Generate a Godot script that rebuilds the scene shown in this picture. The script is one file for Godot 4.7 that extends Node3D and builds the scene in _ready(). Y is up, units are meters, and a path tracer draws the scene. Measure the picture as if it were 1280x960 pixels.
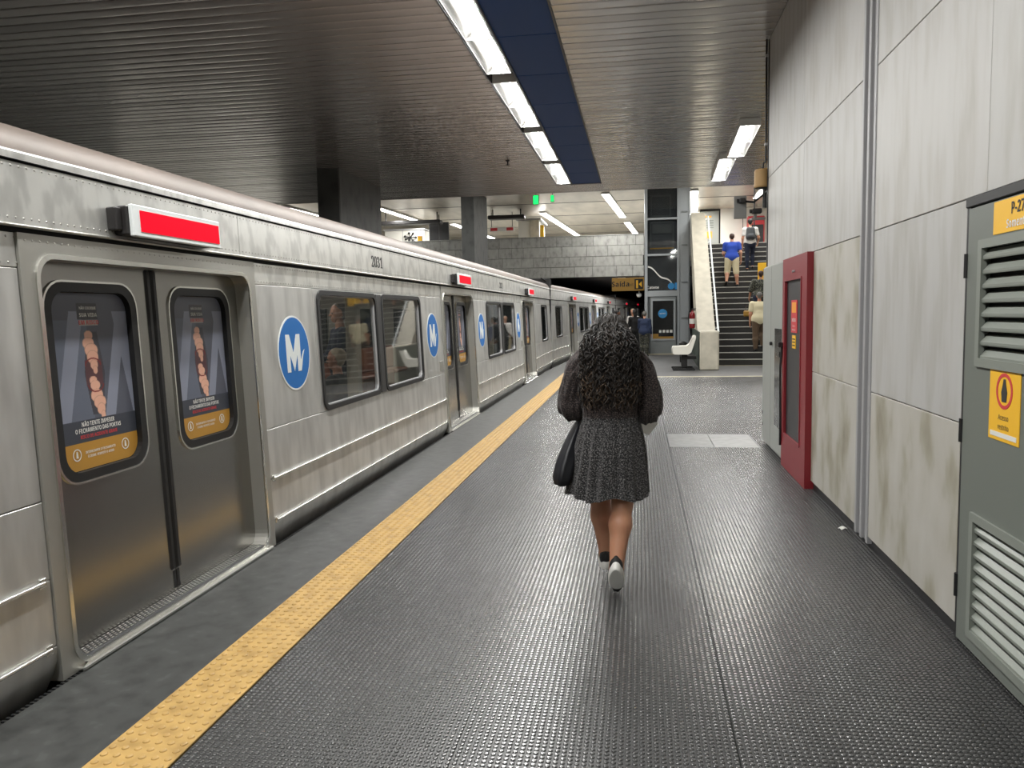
extends Node3D
# A metro platform: a stainless train standing on the left, studded rubber floor, stone clad wall on the right,
# a mezzanine, lift tower and stairs at the far end. x = across the platform, -z = along it, y = up, metres.

var M := {}                 # materials by name
var taken := {}             # names in use at top level
var rng := RandomNumberGenerator.new()
const FAR_TURN := -0.066    # the far hall is turned a little to the right, as the station curves
const LEAN := 0.038         # the train's sides lean inwards
const CEIL := 4.7
const HALL := 6.4
const LAMP := 6.5
const HALL_LAMP := 11.5
const INSIDE := 2.2


func _ready() -> void:
	rng.seed = 20310
	# ---------------------------------------------------------------- camera, surroundings, exposure
	var cam := Camera3D.new()
	cam.name = "camera"
	add_child(cam)
	cam.position = Vector3(0, 1.6, 0)
	cam.rotation_degrees = Vector3(-5.032, 9.05, -1.02)
	cam.fov = 51.282
	cam.near = 0.05
	cam.far = 300.0
	cam.current = true
	var we := WorldEnvironment.new()
	we.name = "surroundings"
	add_child(we)
	var env := Environment.new()
	env.background_mode = Environment.BG_COLOR
	env.background_color = Color(0.02, 0.02, 0.022)
	env.tonemap_mode = Environment.TONE_MAPPER_LINEAR
	env.tonemap_exposure = 2.1
	env.sdfgi_enabled = true
	env.ssao_enabled = true
	env.ssil_enabled = true
	we.environment = env
	# ---------------------------------------------------------------- everything else
	make_materials()
	build_platform()
	build_ceiling()
	build_right_wall()
	build_surround()
	build_lamps()
	build_train()
	build_far_hall()
	build_lift()
	build_stairs()
	build_wall_things()
	build_people()


# ==================================================================== names and tags
func numbered(called: String) -> String:
	if not taken.has(called):
		taken[called] = 0
		return called
	taken[called] += 1
	return "%s_%03d" % [called, taken[called]]


func tag(o: Node, label: String, category: String, group := "") -> void:
	o.set_meta("label", label)
	o.set_meta("category", category)
	if group:
		o.set_meta("group", group)


func thing(called: String, label: String, category: String, at := Vector3.ZERO, turn := 0.0, group := "") -> Node3D:
	var o := Node3D.new()
	o.name = numbered(called)
	add_child(o)
	o.position = at
	o.rotation.y = turn
	tag(o, label, category, group)
	return o


func struct(called: String, at := Vector3.ZERO, turn := 0.0) -> Node3D:
	var o := Node3D.new()
	o.name = numbered(called)
	add_child(o)
	o.position = at
	o.rotation.y = turn
	o.set_meta("kind", "structure")
	return o


func put(called: String, mesh: Mesh, mat: Material, parent: Node, at := Transform3D()) -> MeshInstance3D:
	var o := MeshInstance3D.new()
	o.name = called
	o.mesh = mesh
	if mat:
		o.material_override = mat
	parent.add_child(o, true)
	o.transform = at
	if called in ["lettering", "warning_line", "notice_strip", "printed_line", "yellow_notice", "station_print", "symbol"]:
		o.set_meta("kind", "stuff")                 # flat print, too fine to pick apart
	return o


func obj(called: String, st: SurfaceTool, mat: Material, parent: Node, at := Transform3D()) -> MeshInstance3D:
	return put(called, st.commit(), mat, parent, at)


func mb() -> SurfaceTool:
	var st := SurfaceTool.new()
	st.begin(Mesh.PRIMITIVE_TRIANGLES)
	return st


func mv(x: float, y: float, z: float) -> Transform3D:
	return Transform3D(Basis(), Vector3(x, y, z))


# ==================================================================== shapes
func tri(st: SurfaceTool, a: Vector3, b: Vector3, c: Vector3, n: Vector3) -> void:
	if (b - a).cross(c - a).dot(n) > 0.0:
		var t := b
		b = c
		c = t
	st.set_normal(n); st.add_vertex(a)
	st.set_normal(n); st.add_vertex(b)
	st.set_normal(n); st.add_vertex(c)


func quad(st: SurfaceTool, a: Vector3, b: Vector3, c: Vector3, d: Vector3, n: Vector3) -> void:
	tri(st, a, b, c, n)
	tri(st, a, c, d, n)


func tri_s(st: SurfaceTool, a: Vector3, b: Vector3, c: Vector3, na: Vector3, nb: Vector3, nc: Vector3) -> void:
	if (b - a).cross(c - a).dot(na + nb + nc) > 0.0:
		var t := b
		b = c
		c = t
		t = nb
		nb = nc
		nc = t
	st.set_normal(na); st.add_vertex(a)
	st.set_normal(nb); st.add_vertex(b)
	st.set_normal(nc); st.add_vertex(c)


func quad_s(st: SurfaceTool, a: Vector3, b: Vector3, c: Vector3, d: Vector3, na: Vector3, nb: Vector3, nc: Vector3, nd: Vector3) -> void:
	tri_s(st, a, b, c, na, nb, nc)
	tri_s(st, a, c, d, na, nc, nd)


# a box between two corners with chamfered edges
func box(st: SurfaceTool, lo: Vector3, hi: Vector3, bev := 0.0, xf := Transform3D()) -> void:
	var a := Vector3(minf(lo.x, hi.x), minf(lo.y, hi.y), minf(lo.z, hi.z))
	var b := Vector3(maxf(lo.x, hi.x), maxf(lo.y, hi.y), maxf(lo.z, hi.z))
	var c := (a + b) / 2.0
	var h := (b - a) / 2.0
	var e := minf(bev, minf(h.x, minf(h.y, h.z)) * 0.95)
	for ax in 3:
		var u := (ax + 1) % 3
		var v := (ax + 2) % 3
		for s in [-1.0, 1.0]:
			var n := Vector3.ZERO
			n[ax] = s
			var q := []
			for k in [[-1, -1], [1, -1], [1, 1], [-1, 1]]:
				var p := Vector3.ZERO
				p[ax] = s * h[ax]
				p[u] = k[0] * (h[u] - e)
				p[v] = k[1] * (h[v] - e)
				q.append(xf * (c + p))
			quad(st, q[0], q[1], q[2], q[3], (xf.basis * n).normalized())
	if e <= 0.0:
		return
	for ax in 3:                                   # twelve chamfers
		var u := (ax + 1) % 3
		var v := (ax + 2) % 3
		for su in [-1.0, 1.0]:
			for sv in [-1.0, 1.0]:
				var p1 := Vector3.ZERO
				var p2 := Vector3.ZERO
				p1[u] = su * h[u]; p1[v] = sv * (h[v] - e); p1[ax] = h[ax] - e
				p2[u] = su * (h[u] - e); p2[v] = sv * h[v]; p2[ax] = h[ax] - e
				var p3 := p2
				var p4 := p1
				p3[ax] = -(h[ax] - e)
				p4[ax] = -(h[ax] - e)
				var n := Vector3.ZERO
				n[u] = su
				n[v] = sv
				quad(st, xf * (c + p1), xf * (c + p2), xf * (c + p3), xf * (c + p4), (xf.basis * n).normalized())
	for sx in [-1.0, 1.0]:                         # eight corners
		for sy in [-1.0, 1.0]:
			for sz in [-1.0, 1.0]:
				var s := Vector3(sx, sy, sz)
				var g := s * (h - Vector3(e, e, e))
				tri(st, xf * (c + g + Vector3(sx * e, 0, 0)), xf * (c + g + Vector3(0, sy * e, 0)), xf * (c + g + Vector3(0, 0, sz * e)), (xf.basis * s).normalized())


func box_mesh(size: Vector3, bev := 0.0) -> Mesh:
	var st := mb()
	box(st, -size / 2.0, size / 2.0, bev)
	return st.commit()


# a round bar along a path; radii may vary
func tube(st: SurfaceTool, pts: Array, r, n := 8, caps := true) -> void:
	var count := pts.size()
	var rings := []
	var norms := []
	var side := Vector3.ZERO
	for i in count:
		var t: Vector3 = (pts[mini(i + 1, count - 1)] - pts[maxi(i - 1, 0)]).normalized()
		if i == 0:
			side = t.cross(Vector3.UP if absf(t.y) < 0.9 else Vector3.RIGHT).normalized()
		else:
			side = (side - t * side.dot(t)).normalized()
		var up := side.cross(t)
		var rad: float = r[i] if r is Array else r
		var ring := []
		var nr := []
		for k in n:
			var a := TAU * k / n
			var d: Vector3 = side * cos(a) + up * sin(a)
			ring.append(pts[i] + d * rad)
			nr.append(d)
		rings.append(ring)
		norms.append(nr)
	for i in count - 1:
		for k in n:
			var l := (k + 1) % n
			quad_s(st, rings[i][k], rings[i][l], rings[i + 1][l], rings[i + 1][k], norms[i][k], norms[i][l], norms[i + 1][l], norms[i + 1][k])
	if caps:
		for e in [0, count - 1]:
			var t: Vector3 = (pts[1] - pts[0]).normalized() * -1.0 if e == 0 else (pts[count - 1] - pts[count - 2]).normalized()
			for k in n:
				tri(st, pts[e], rings[e][k], rings[e][(k + 1) % n], t)


# a profile of (radius, height) turned about the y axis
func lathe(st: SurfaceTool, prof: Array, n := 16, xf := Transform3D(), smooth := true) -> void:
	for i in prof.size() - 1:
		var p: Vector2 = prof[i]
		var q: Vector2 = prof[i + 1]
		var d := q - p
		var nn := Vector2(d.y, -d.x).normalized()
		for k in n:
			var a0 := TAU * k / n
			var a1 := TAU * (k + 1) / n
			var c0 := Vector3(cos(a0), 0, sin(a0))
			var c1 := Vector3(cos(a1), 0, sin(a1))
			var n0: Vector3 = xf.basis * (c0 * nn.x + Vector3.UP * nn.y)
			var n1: Vector3 = xf.basis * (c1 * nn.x + Vector3.UP * nn.y)
			if not smooth:
				n0 = (n0 + n1).normalized()
				n1 = n0
			var a := xf * (c0 * p.x + Vector3.UP * p.y)
			var b := xf * (c1 * p.x + Vector3.UP * p.y)
			var c := xf * (c1 * q.x + Vector3.UP * q.y)
			var e := xf * (c0 * q.x + Vector3.UP * q.y)
			if p.x > 0.00001:
				tri_s(st, a, b, c, n0, n1, n1)
			if q.x > 0.00001:
				tri_s(st, a, c, e, n0, n1, n0)


# a flat outline (x, y) pulled from z0 to z1
func prism(st: SurfaceTool, poly: PackedVector2Array, z0: float, z1: float, xf := Transform3D()) -> void:
	var idx := Geometry2D.triangulate_polygon(poly)
	for e in 2:
		var z := z0 if e == 0 else z1
		var n: Vector3 = (xf.basis * Vector3(0, 0, signf(z1 - z0) * (-1.0 if e == 0 else 1.0))).normalized()
		for i in range(0, idx.size(), 3):
			var a := poly[idx[i]]
			var b := poly[idx[i + 1]]
			var c := poly[idx[i + 2]]
			tri(st, xf * Vector3(a.x, a.y, z), xf * Vector3(b.x, b.y, z), xf * Vector3(c.x, c.y, z), n)
	var cw := Geometry2D.is_polygon_clockwise(poly)
	for i in poly.size():
		var a := poly[i]
		var b := poly[(i + 1) % poly.size()]
		var d := b - a
		var n2 := Vector2(-d.y, d.x) if cw else Vector2(d.y, -d.x)
		var n: Vector3 = (xf.basis * Vector3(n2.x, n2.y, 0)).normalized()
		quad(st, xf * Vector3(a.x, a.y, z0), xf * Vector3(b.x, b.y, z0), xf * Vector3(b.x, b.y, z1), xf * Vector3(a.x, a.y, z1), n)


# corner points of a rounded rectangle, counter-clockwise, in four groups of m + 1
func rounded(x0: float, x1: float, y0: float, y1: float, r: float, m := 6) -> Array:
	var out := []
	for c in [[x1 - r, y0 + r, -PI / 2], [x1 - r, y1 - r, 0.0], [x0 + r, y1 - r, PI / 2], [x0 + r, y0 + r, PI]]:
		for i in m + 1:
			var a: float = c[2] + PI / 2 * i / m
			out.append(Vector2(c[0] + r * cos(a), c[1] + r * sin(a)))
	return out


func rounded_poly(x0: float, x1: float, y0: float, y1: float, r: float, m := 6) -> PackedVector2Array:
	return PackedVector2Array(rounded(x0, x1, y0, y1, r, m))


# a plate in the x-y plane, z0 (front) to z1 (back), with a rounded hole
func plate_hole(st: SurfaceTool, outer: Rect2, hole: Array, z0: float, z1: float, xf := Transform3D(), m := 6) -> void:
	var o := [Vector2(outer.end.x, outer.position.y), outer.end, Vector2(outer.position.x, outer.end.y), outer.position]
	for e in 2:
		var z := z0 if e == 0 else z1
		var n: Vector3 = (xf.basis * Vector3(0, 0, signf(z0 - z1) * (1.0 if e == 0 else -1.0))).normalized()
		for c in 4:
			for i in m:
				var p: Vector2 = hole[c * (m + 1) + i]
				var q: Vector2 = hole[c * (m + 1) + i + 1]
				tri(st, xf * Vector3(p.x, p.y, z), xf * Vector3(q.x, q.y, z), xf * Vector3(o[c].x, o[c].y, z), n)
			var p2: Vector2 = hole[c * (m + 1) + m]
			var q2: Vector2 = hole[((c + 1) % 4) * (m + 1)]
			var o2: Vector2 = o[(c + 1) % 4]
			quad(st, xf * Vector3(p2.x, p2.y, z), xf * Vector3(q2.x, q2.y, z), xf * Vector3(o2.x, o2.y, z), xf * Vector3(o[c].x, o[c].y, z), n)
	var cen := Vector2.ZERO
	for p in hole:
		cen += p / hole.size()
	for i in hole.size():
		var a: Vector2 = hole[i]
		var b: Vector2 = hole[(i + 1) % hole.size()]
		var d := b - a
		var n2 := Vector2(-d.y, d.x)
		if n2.dot(cen - a) < 0.0:
			n2 = -n2
		quad(st, xf * Vector3(a.x, a.y, z0), xf * Vector3(b.x, b.y, z0), xf * Vector3(b.x, b.y, z1), xf * Vector3(a.x, a.y, z1), (xf.basis * Vector3(n2.x, n2.y, 0)).normalized())
	for i in 4:
		var a: Vector2 = o[i]
		var b: Vector2 = o[(i + 1) % 4]
		var d := b - a
		quad(st, xf * Vector3(a.x, a.y, z0), xf * Vector3(b.x, b.y, z0), xf * Vector3(b.x, b.y, z1), xf * Vector3(a.x, a.y, z1), (xf.basis * Vector3(d.y, -d.x, 0)).normalized())


# a ring between two outlines with the same number of points
func ring(st: SurfaceTool, outer: Array, inner: Array, z0: float, z1: float, xf := Transform3D()) -> void:
	for i in outer.size():
		var j := (i + 1) % outer.size()
		var a: Vector2 = outer[i]
		var b: Vector2 = outer[j]
		var c: Vector2 = inner[j]
		var d: Vector2 = inner[i]
		quad(st, xf * Vector3(a.x, a.y, z0), xf * Vector3(b.x, b.y, z0), xf * Vector3(c.x, c.y, z0), xf * Vector3(d.x, d.y, z0), (xf.basis * Vector3(0, 0, signf(z0 - z1))).normalized())
		quad(st, xf * Vector3(a.x, a.y, z1), xf * Vector3(b.x, b.y, z1), xf * Vector3(c.x, c.y, z1), xf * Vector3(d.x, d.y, z1), (xf.basis * Vector3(0, 0, signf(z1 - z0))).normalized())
		var e := b - a
		if e.length() > 0.00001:
			var n := xf.basis * Vector3(e.y, -e.x, 0).normalized()
			quad(st, xf * Vector3(a.x, a.y, z0), xf * Vector3(b.x, b.y, z0), xf * Vector3(b.x, b.y, z1), xf * Vector3(a.x, a.y, z1), n)
			quad(st, xf * Vector3(d.x, d.y, z0), xf * Vector3(c.x, c.y, z0), xf * Vector3(c.x, c.y, z1), xf * Vector3(d.x, d.y, z1), -n)


# a smooth sheet over a grid of points; wraps in the second index when round
func sheet(st: SurfaceTool, rows: Array, wrap := true) -> void:
	var nr := rows.size()
	var nc: int = rows[0].size()
	var nrm := []
	for i in nr:
		var line := []
		for j in nc:
			var u: Vector3 = rows[mini(i + 1, nr - 1)][j] - rows[maxi(i - 1, 0)][j]
			var v: Vector3
			if wrap:
				v = rows[i][(j + 1) % nc] - rows[i][(j + nc - 1) % nc]
			else:
				v = rows[i][mini(j + 1, nc - 1)] - rows[i][maxi(j - 1, 0)]
			line.append(u.cross(v).normalized())
		nrm.append(line)
	for i in nr - 1:
		for j in (nc if wrap else nc - 1):
			var k := (j + 1) % nc
			quad_s(st, rows[i][j], rows[i][k], rows[i + 1][k], rows[i + 1][j], nrm[i][j], nrm[i][k], nrm[i + 1][k], nrm[i + 1][j])


# flat lettering; its height in metres is that of a capital letter; joined into st
func letters(st: SurfaceTool, words: String, cap: float, xf: Transform3D, face := "sans", depth := 0.0, wide := 1.0, bold := false) -> void:
	var t := TextMesh.new()
	var f := SystemFont.new()
	f.font_names = PackedStringArray(["Droid Serif" if face == "serif" else "Droid Sans"])
	if bold:
		f.font_weight = 700
	t.font = f
	t.font_size = 48
	t.pixel_size = cap / 34.0
	t.depth = depth
	t.curve_step = 2.0
	t.text = words
	t.horizontal_alignment = HORIZONTAL_ALIGNMENT_CENTER
	t.vertical_alignment = VERTICAL_ALIGNMENT_CENTER
	var put_at := xf * Transform3D(Basis().scaled(Vector3(wide, 1, 1)), Vector3.ZERO)
	for s in t.get_surface_count():
		var arr := t.surface_get_arrays(s)
		var vs: PackedVector3Array = arr[Mesh.ARRAY_VERTEX]
		var ns: PackedVector3Array = arr[Mesh.ARRAY_NORMAL]
		var ids: PackedInt32Array = arr[Mesh.ARRAY_INDEX] if arr[Mesh.ARRAY_INDEX] != null else PackedInt32Array(range(vs.size()))
		for i in ids:
			st.set_normal((put_at.basis * ns[i]).normalized())
			st.add_vertex(put_at * vs[i])


# faces +x (train side) or -x (right wall)
func facing_right(x: float, y: float, z: float) -> Transform3D:
	return Transform3D(Basis(Vector3.UP, PI / 2), Vector3(x, y, z))


func facing_left(x: float, y: float, z: float) -> Transform3D:
	return Transform3D(Basis(Vector3.UP, -PI / 2), Vector3(x, y, z))


# ==================================================================== materials
func mat(called: String, c: Color, rough := 0.6, metal := 0.0) -> StandardMaterial3D:
	var m := StandardMaterial3D.new()
	m.albedo_color = c
	m.roughness = rough
	m.metallic = metal
	M[called] = m
	return m


# a seamless noise picture that runs between two colours
func noise_tex(seed_n: int, freq: float, size: Vector2i, ramp: Array, kind := FastNoiseLite.TYPE_SIMPLEX_SMOOTH, octaves := 4) -> ImageTexture:
	var n := FastNoiseLite.new()
	n.seed = seed_n
	n.frequency = freq
	n.noise_type = kind
	n.fractal_octaves = octaves
	var g := n.get_seamless_image(size.x, size.y)
	var data := g.get_data()
	var grad := Gradient.new()
	grad.offsets = PackedFloat32Array(ramp.map(func(r): return r[0]))
	grad.colors = PackedColorArray(ramp.map(func(r): return r[1]))
	var lut := PackedByteArray()
	for i in 256:
		var c := grad.sample(i / 255.0)
		lut.append(int(c.r * 255)); lut.append(int(c.g * 255)); lut.append(int(c.b * 255))
	var step := data.size() / (size.x * size.y)
	var out := PackedByteArray()
	out.resize(size.x * size.y * 3)
	for i in size.x * size.y:
		var v := data[i * step] * 3
		out[i * 3] = lut[v]
		out[i * 3 + 1] = lut[v + 1]
		out[i * 3 + 2] = lut[v + 2]
	return ImageTexture.create_from_image(Image.create_from_data(size.x, size.y, false, Image.FORMAT_RGB8, out))


func grey(v: float) -> Color:
	return Color(v, v, v)


func tri_tex(m: StandardMaterial3D, sc: Vector3, world := true) -> void:
	m.uv1_triplanar = true
	m.uv1_world_triplanar = world
	m.uv1_scale = sc


func make_materials() -> void:
	# train
	var streak := noise_tex(3, 0.02, Vector2i(256, 256), [[0.0, grey(0.84)], [0.45, grey(0.95)], [0.7, grey(1.0)], [1.0, grey(1.0)]])
	var smear := noise_tex(5, 0.03, Vector2i(256, 256), [[0.0, grey(0.74)], [0.5, grey(0.86)], [1.0, grey(1.0)]])
	var m := mat("steel", Color(0.83, 0.83, 0.82), 0.48, 0.7)
	m.albedo_texture = streak
	m.roughness_texture = smear
	tri_tex(m, Vector3(0.8, 0.22, 0.8))
	mat("steel_door", Color(0.61, 0.605, 0.59), 0.24, 0.97)
	m = mat("steel_fascia", Color(0.86, 0.86, 0.845), 0.40, 0.75)
	m.albedo_texture = noise_tex(8, 0.035, Vector2i(256, 256), [[0.0, grey(0.84)], [0.38, grey(0.90)], [0.56, grey(0.98)], [1.0, grey(1.0)]])
	m.roughness_texture = smear
	tri_tex(m, Vector3(0.7, 0.35, 0.7))
	mat("frame_steel", Color(0.68, 0.675, 0.65), 0.42, 0.75)
	mat("chrome", Color(0.90, 0.90, 0.88), 0.22, 1.0)
	m = mat("train_roof", Color(0.44, 0.39, 0.355), 0.5, 0.1)
	m.albedo_texture = noise_tex(9, 0.02, Vector2i(128, 128), [[0.0, grey(0.82)], [1.0, grey(1.0)]])
	tri_tex(m, Vector3(0.5, 0.5, 0.5))
	mat("rubber_black", Color(0.06, 0.06, 0.065), 0.55)
	mat("gap_black", Color(0.03, 0.03, 0.03), 0.9)
	mat("window_grey", Color(0.19, 0.19, 0.195), 0.45)
	mat("underframe", Color(0.07, 0.07, 0.07), 0.85)
	m = mat("glass", Color(0.25, 0.28, 0.28, 0.12), 0.03)
	m.transparency = BaseMaterial3D.TRANSPARENCY_ALPHA
	m = mat("glass_dark", Color(0.12, 0.14, 0.15, 0.35), 0.04)
	m.transparency = BaseMaterial3D.TRANSPARENCY_ALPHA
	mat("logo_blue", Color(0.0, 0.40, 0.70), 0.6)
	mat("logo_white", Color(0.88, 0.90, 0.90), 0.45)
	mat("print_white", Color(0.86, 0.86, 0.84), 0.55)
	mat("print_black", Color(0.05, 0.05, 0.05), 0.55)
	mat("print_red", Color(0.78, 0.22, 0.24), 0.55)
	mat("interior_wall", Color(0.58, 0.57, 0.52), 0.5)
	mat("interior_floor", Color(0.22, 0.21, 0.20), 0.7)
	mat("seat_orange", Color(0.52, 0.30, 0.20), 0.5)
	# floor
	m = mat("mat_rubber", Color(0.17, 0.17, 0.17), 0.45)
	m.metallic_specular = 0.6
	m.albedo_texture = noise_tex(11, 0.012, Vector2i(256, 256), [[0.0, grey(0.72)], [1.0, grey(1.0)]])
	tri_tex(m, Vector3(0.55, 0.55, 0.55))
	m = mat("stud_rubber", Color(0.26, 0.26, 0.26), 0.25)
	m.metallic_specular = 0.75
	m = mat("edge_strip", Color(0.255, 0.26, 0.255), 0.5)
	m.albedo_texture = noise_tex(12, 0.02, Vector2i(512, 512), [[0.0, grey(0.62)], [0.45, grey(0.85)], [0.72, grey(0.9)], [0.8, grey(1.0)], [1.0, grey(1.0)]])
	tri_tex(m, Vector3(0.7, 0.7, 0.7))
	m = mat("tactile", Color(0.72, 0.585, 0.34), 0.5)
	m.albedo_texture = noise_tex(13, 0.03, Vector2i(256, 256), [[0.0, Color(0.80, 0.78, 0.75)], [0.5, grey(0.95)], [1.0, grey(1.0)]])
	tri_tex(m, Vector3(0.9, 0.9, 0.9))
	m = mat("floor_grey", Color(0.40, 0.40, 0.40), 0.42)
	m.albedo_texture = noise_tex(14, 0.02, Vector2i(256, 256), [[0.0, grey(0.85)], [1.0, grey(1.0)]])
	tri_tex(m, Vector3(0.3, 0.3, 0.3))
	m = mat("floor_plate", Color(0.42, 0.42, 0.415), 0.4)
	m.albedo_texture = noise_tex(15, 0.05, Vector2i(128, 128), [[0.0, grey(0.75)], [1.0, grey(1.0)]])
	tri_tex(m, Vector3(1, 1, 1))
	mat("pale_line", Color(0.78, 0.74, 0.62), 0.6)
	mat("track_dark", Color(0.12, 0.115, 0.11), 0.95)
	# ceiling
	m = mat("slat", Color(0.80, 0.785, 0.77), 0.24, 0.6)
	m.roughness_texture = noise_tex(16, 0.012, Vector2i(256, 256), [[0.0, grey(0.7)], [1.0, grey(1.0)]])
	tri_tex(m, Vector3(0.5, 0.5, 0.5))
	m = mat("slat_dull", Color(0.77, 0.755, 0.74), 0.27, 0.6)
	mat("blue_panel", Color(0.16, 0.29, 0.50), 0.55).metallic_specular = 0.3
	mat("ceiling_trim", Color(0.30, 0.30, 0.31), 0.4, 0.5)
	mat("void_black", Color(0.05, 0.05, 0.05), 0.9)
	m = mat("hall_ceiling", Color(0.78, 0.74, 0.68), 0.32, 0.4)
	m.albedo_texture = noise_tex(17, 0.02, Vector2i(128, 128), [[0.0, grey(0.82)], [1.0, grey(1.0)]])
	tri_tex(m, Vector3(0.4, 0.4, 0.12))
	# lamps
	mat("lamp_white", Color(0.90, 0.90, 0.89), 0.35)
	mat("reflector", Color(0.55, 0.55, 0.545), 0.35, 0.9)
	m = mat("lamp_glow", Color(1, 1, 1), 0.5)
	m.emission_enabled = true
	m.emission = Color(1.0, 0.985, 0.96)
	m.emission_energy_multiplier = 5.0
	m = mat("red_glow", Color(0.45, 0.0, 0.04), 0.6)
	m.metallic_specular = 0.15
	m.emission_enabled = true
	m.emission = Color(1.0, 0.0, 0.16)
	m.emission_energy_multiplier = 0.42
	m = mat("green_glow", Color(0.1, 0.7, 0.3), 0.4)
	m.emission_enabled = true
	m.emission = Color(0.1, 0.9, 0.35)
	m.emission_energy_multiplier = 1.2
	# walls
	for k in 3:
		m = mat("stone%d" % k, [Color(0.715, 0.712, 0.70), Color(0.70, 0.697, 0.688), Color(0.725, 0.72, 0.708)][k], 0.5)
		m.albedo_texture = noise_tex(20 + k, 0.018, Vector2i(256, 256), [[0.0, Color(0.90, 0.89, 0.87)], [0.35, Color(0.95, 0.945, 0.935)], [0.6, grey(0.985)], [1.0, grey(1.0)]], FastNoiseLite.TYPE_SIMPLEX_SMOOTH, 5)
		m.uv1_offset = Vector3(0.13 * k, 0.37 * k, 0.21 * k)
		tri_tex(m, Vector3(1.1, 0.22, 1.1))
	for k in 2:
		m = mat("stone_stained%d" % k, Color(0.72, 0.71, 0.685), 0.52)
		m.albedo_texture = noise_tex(30 + k, 0.016, Vector2i(256, 256), [[0.0, Color(0.74, 0.72, 0.66)], [0.3, Color(0.87, 0.86, 0.81)], [0.5, Color(0.95, 0.945, 0.93)], [1.0, grey(1.0)]], FastNoiseLite.TYPE_SIMPLEX_SMOOTH, 5)
		tri_tex(m, Vector3(0.55, 0.28, 0.55))
	m = mat("concrete", Color(0.69, 0.69, 0.67), 0.8)
	m.albedo_texture = noise_tex(40, 0.03, Vector2i(256, 256), [[0.0, grey(0.74)], [0.35, grey(0.90)], [1.0, grey(1.0)]], FastNoiseLite.TYPE_SIMPLEX_SMOOTH, 5)
	tri_tex(m, Vector3(0.5, 0.25, 0.5))
	m = mat("concrete_b", Color(0.65, 0.65, 0.63), 0.8)
	m.albedo_texture = M.concrete.albedo_texture
	tri_tex(m, Vector3(0.6, 0.4, 0.6))
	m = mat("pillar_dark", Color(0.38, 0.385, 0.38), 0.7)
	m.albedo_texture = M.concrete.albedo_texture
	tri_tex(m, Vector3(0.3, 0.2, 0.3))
	m = mat("cream_stone", Color(0.77, 0.745, 0.68), 0.6)
	m.albedo_texture = noise_tex(41, 0.03, Vector2i(128, 128), [[0.0, grey(0.86)], [1.0, grey(1.0)]])
	tri_tex(m, Vector3(0.6, 0.6, 0.6))
	mat("channel_grey", Color(0.62, 0.62, 0.625), 0.45, 0.1)
	mat("door_grey", Color(0.42, 0.44, 0.415), 0.45)
	mat("frame_black", Color(0.10, 0.10, 0.105), 0.5)
	mat("louvre_grey", Color(0.50, 0.52, 0.49), 0.42)
	mat("sign_yellow", Color(0.93, 0.72, 0.16), 0.5)
	mat("sign_orange", Color(0.92, 0.60, 0.20), 0.5)
	mat("sign_dull_yellow", Color(0.62, 0.47, 0.17), 0.5)
	mat("cabinet_grey", Color(0.58, 0.59, 0.57), 0.45)
	mat("cabinet_red", Color(0.50, 0.13, 0.16), 0.42)
	mat("cabinet_dark", Color(0.20, 0.20, 0.205), 0.45)
	mat("dark_glass", Color(0.075, 0.085, 0.09), 0.12)
	mat("wall_white", Color(0.84, 0.83, 0.80), 0.7)
	mat("lift_steel", Color(0.62, 0.64, 0.65), 0.45, 0.2)
	mat("lift_panel", Color(0.50, 0.52, 0.52), 0.45, 0.1)
	mat("lift_dark", Color(0.40, 0.42, 0.43), 0.4)
	mat("stair_dark", Color(0.16, 0.155, 0.15), 0.7)
	mat("nosing", Color(0.66, 0.65, 0.62), 0.5)
	mat("green_dark", Color(0.22, 0.26, 0.23), 0.6)
	mat("extinguisher_red", Color(0.50, 0.06, 0.09), 0.35)
	mat("seat_white", Color(0.88, 0.87, 0.83), 0.4)
	mat("iron_black", Color(0.06, 0.06, 0.06), 0.5)
	mat("horn_beige", Color(0.66, 0.53, 0.34), 0.55)
	mat("housing_grey", Color(0.50, 0.50, 0.49), 0.5)
	mat("housing_dark", Color(0.13, 0.12, 0.12), 0.5)
	mat("tunnel_dark", Color(0.10, 0.10, 0.115), 0.9)
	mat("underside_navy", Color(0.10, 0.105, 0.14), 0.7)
	mat("sticker_blue", Color(0.16, 0.52, 0.75), 0.45)
	mat("machine_red", Color(0.70, 0.16, 0.18), 0.45)


# ==================================================================== platform, ceiling, walls
const MAT := 1.021

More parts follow.
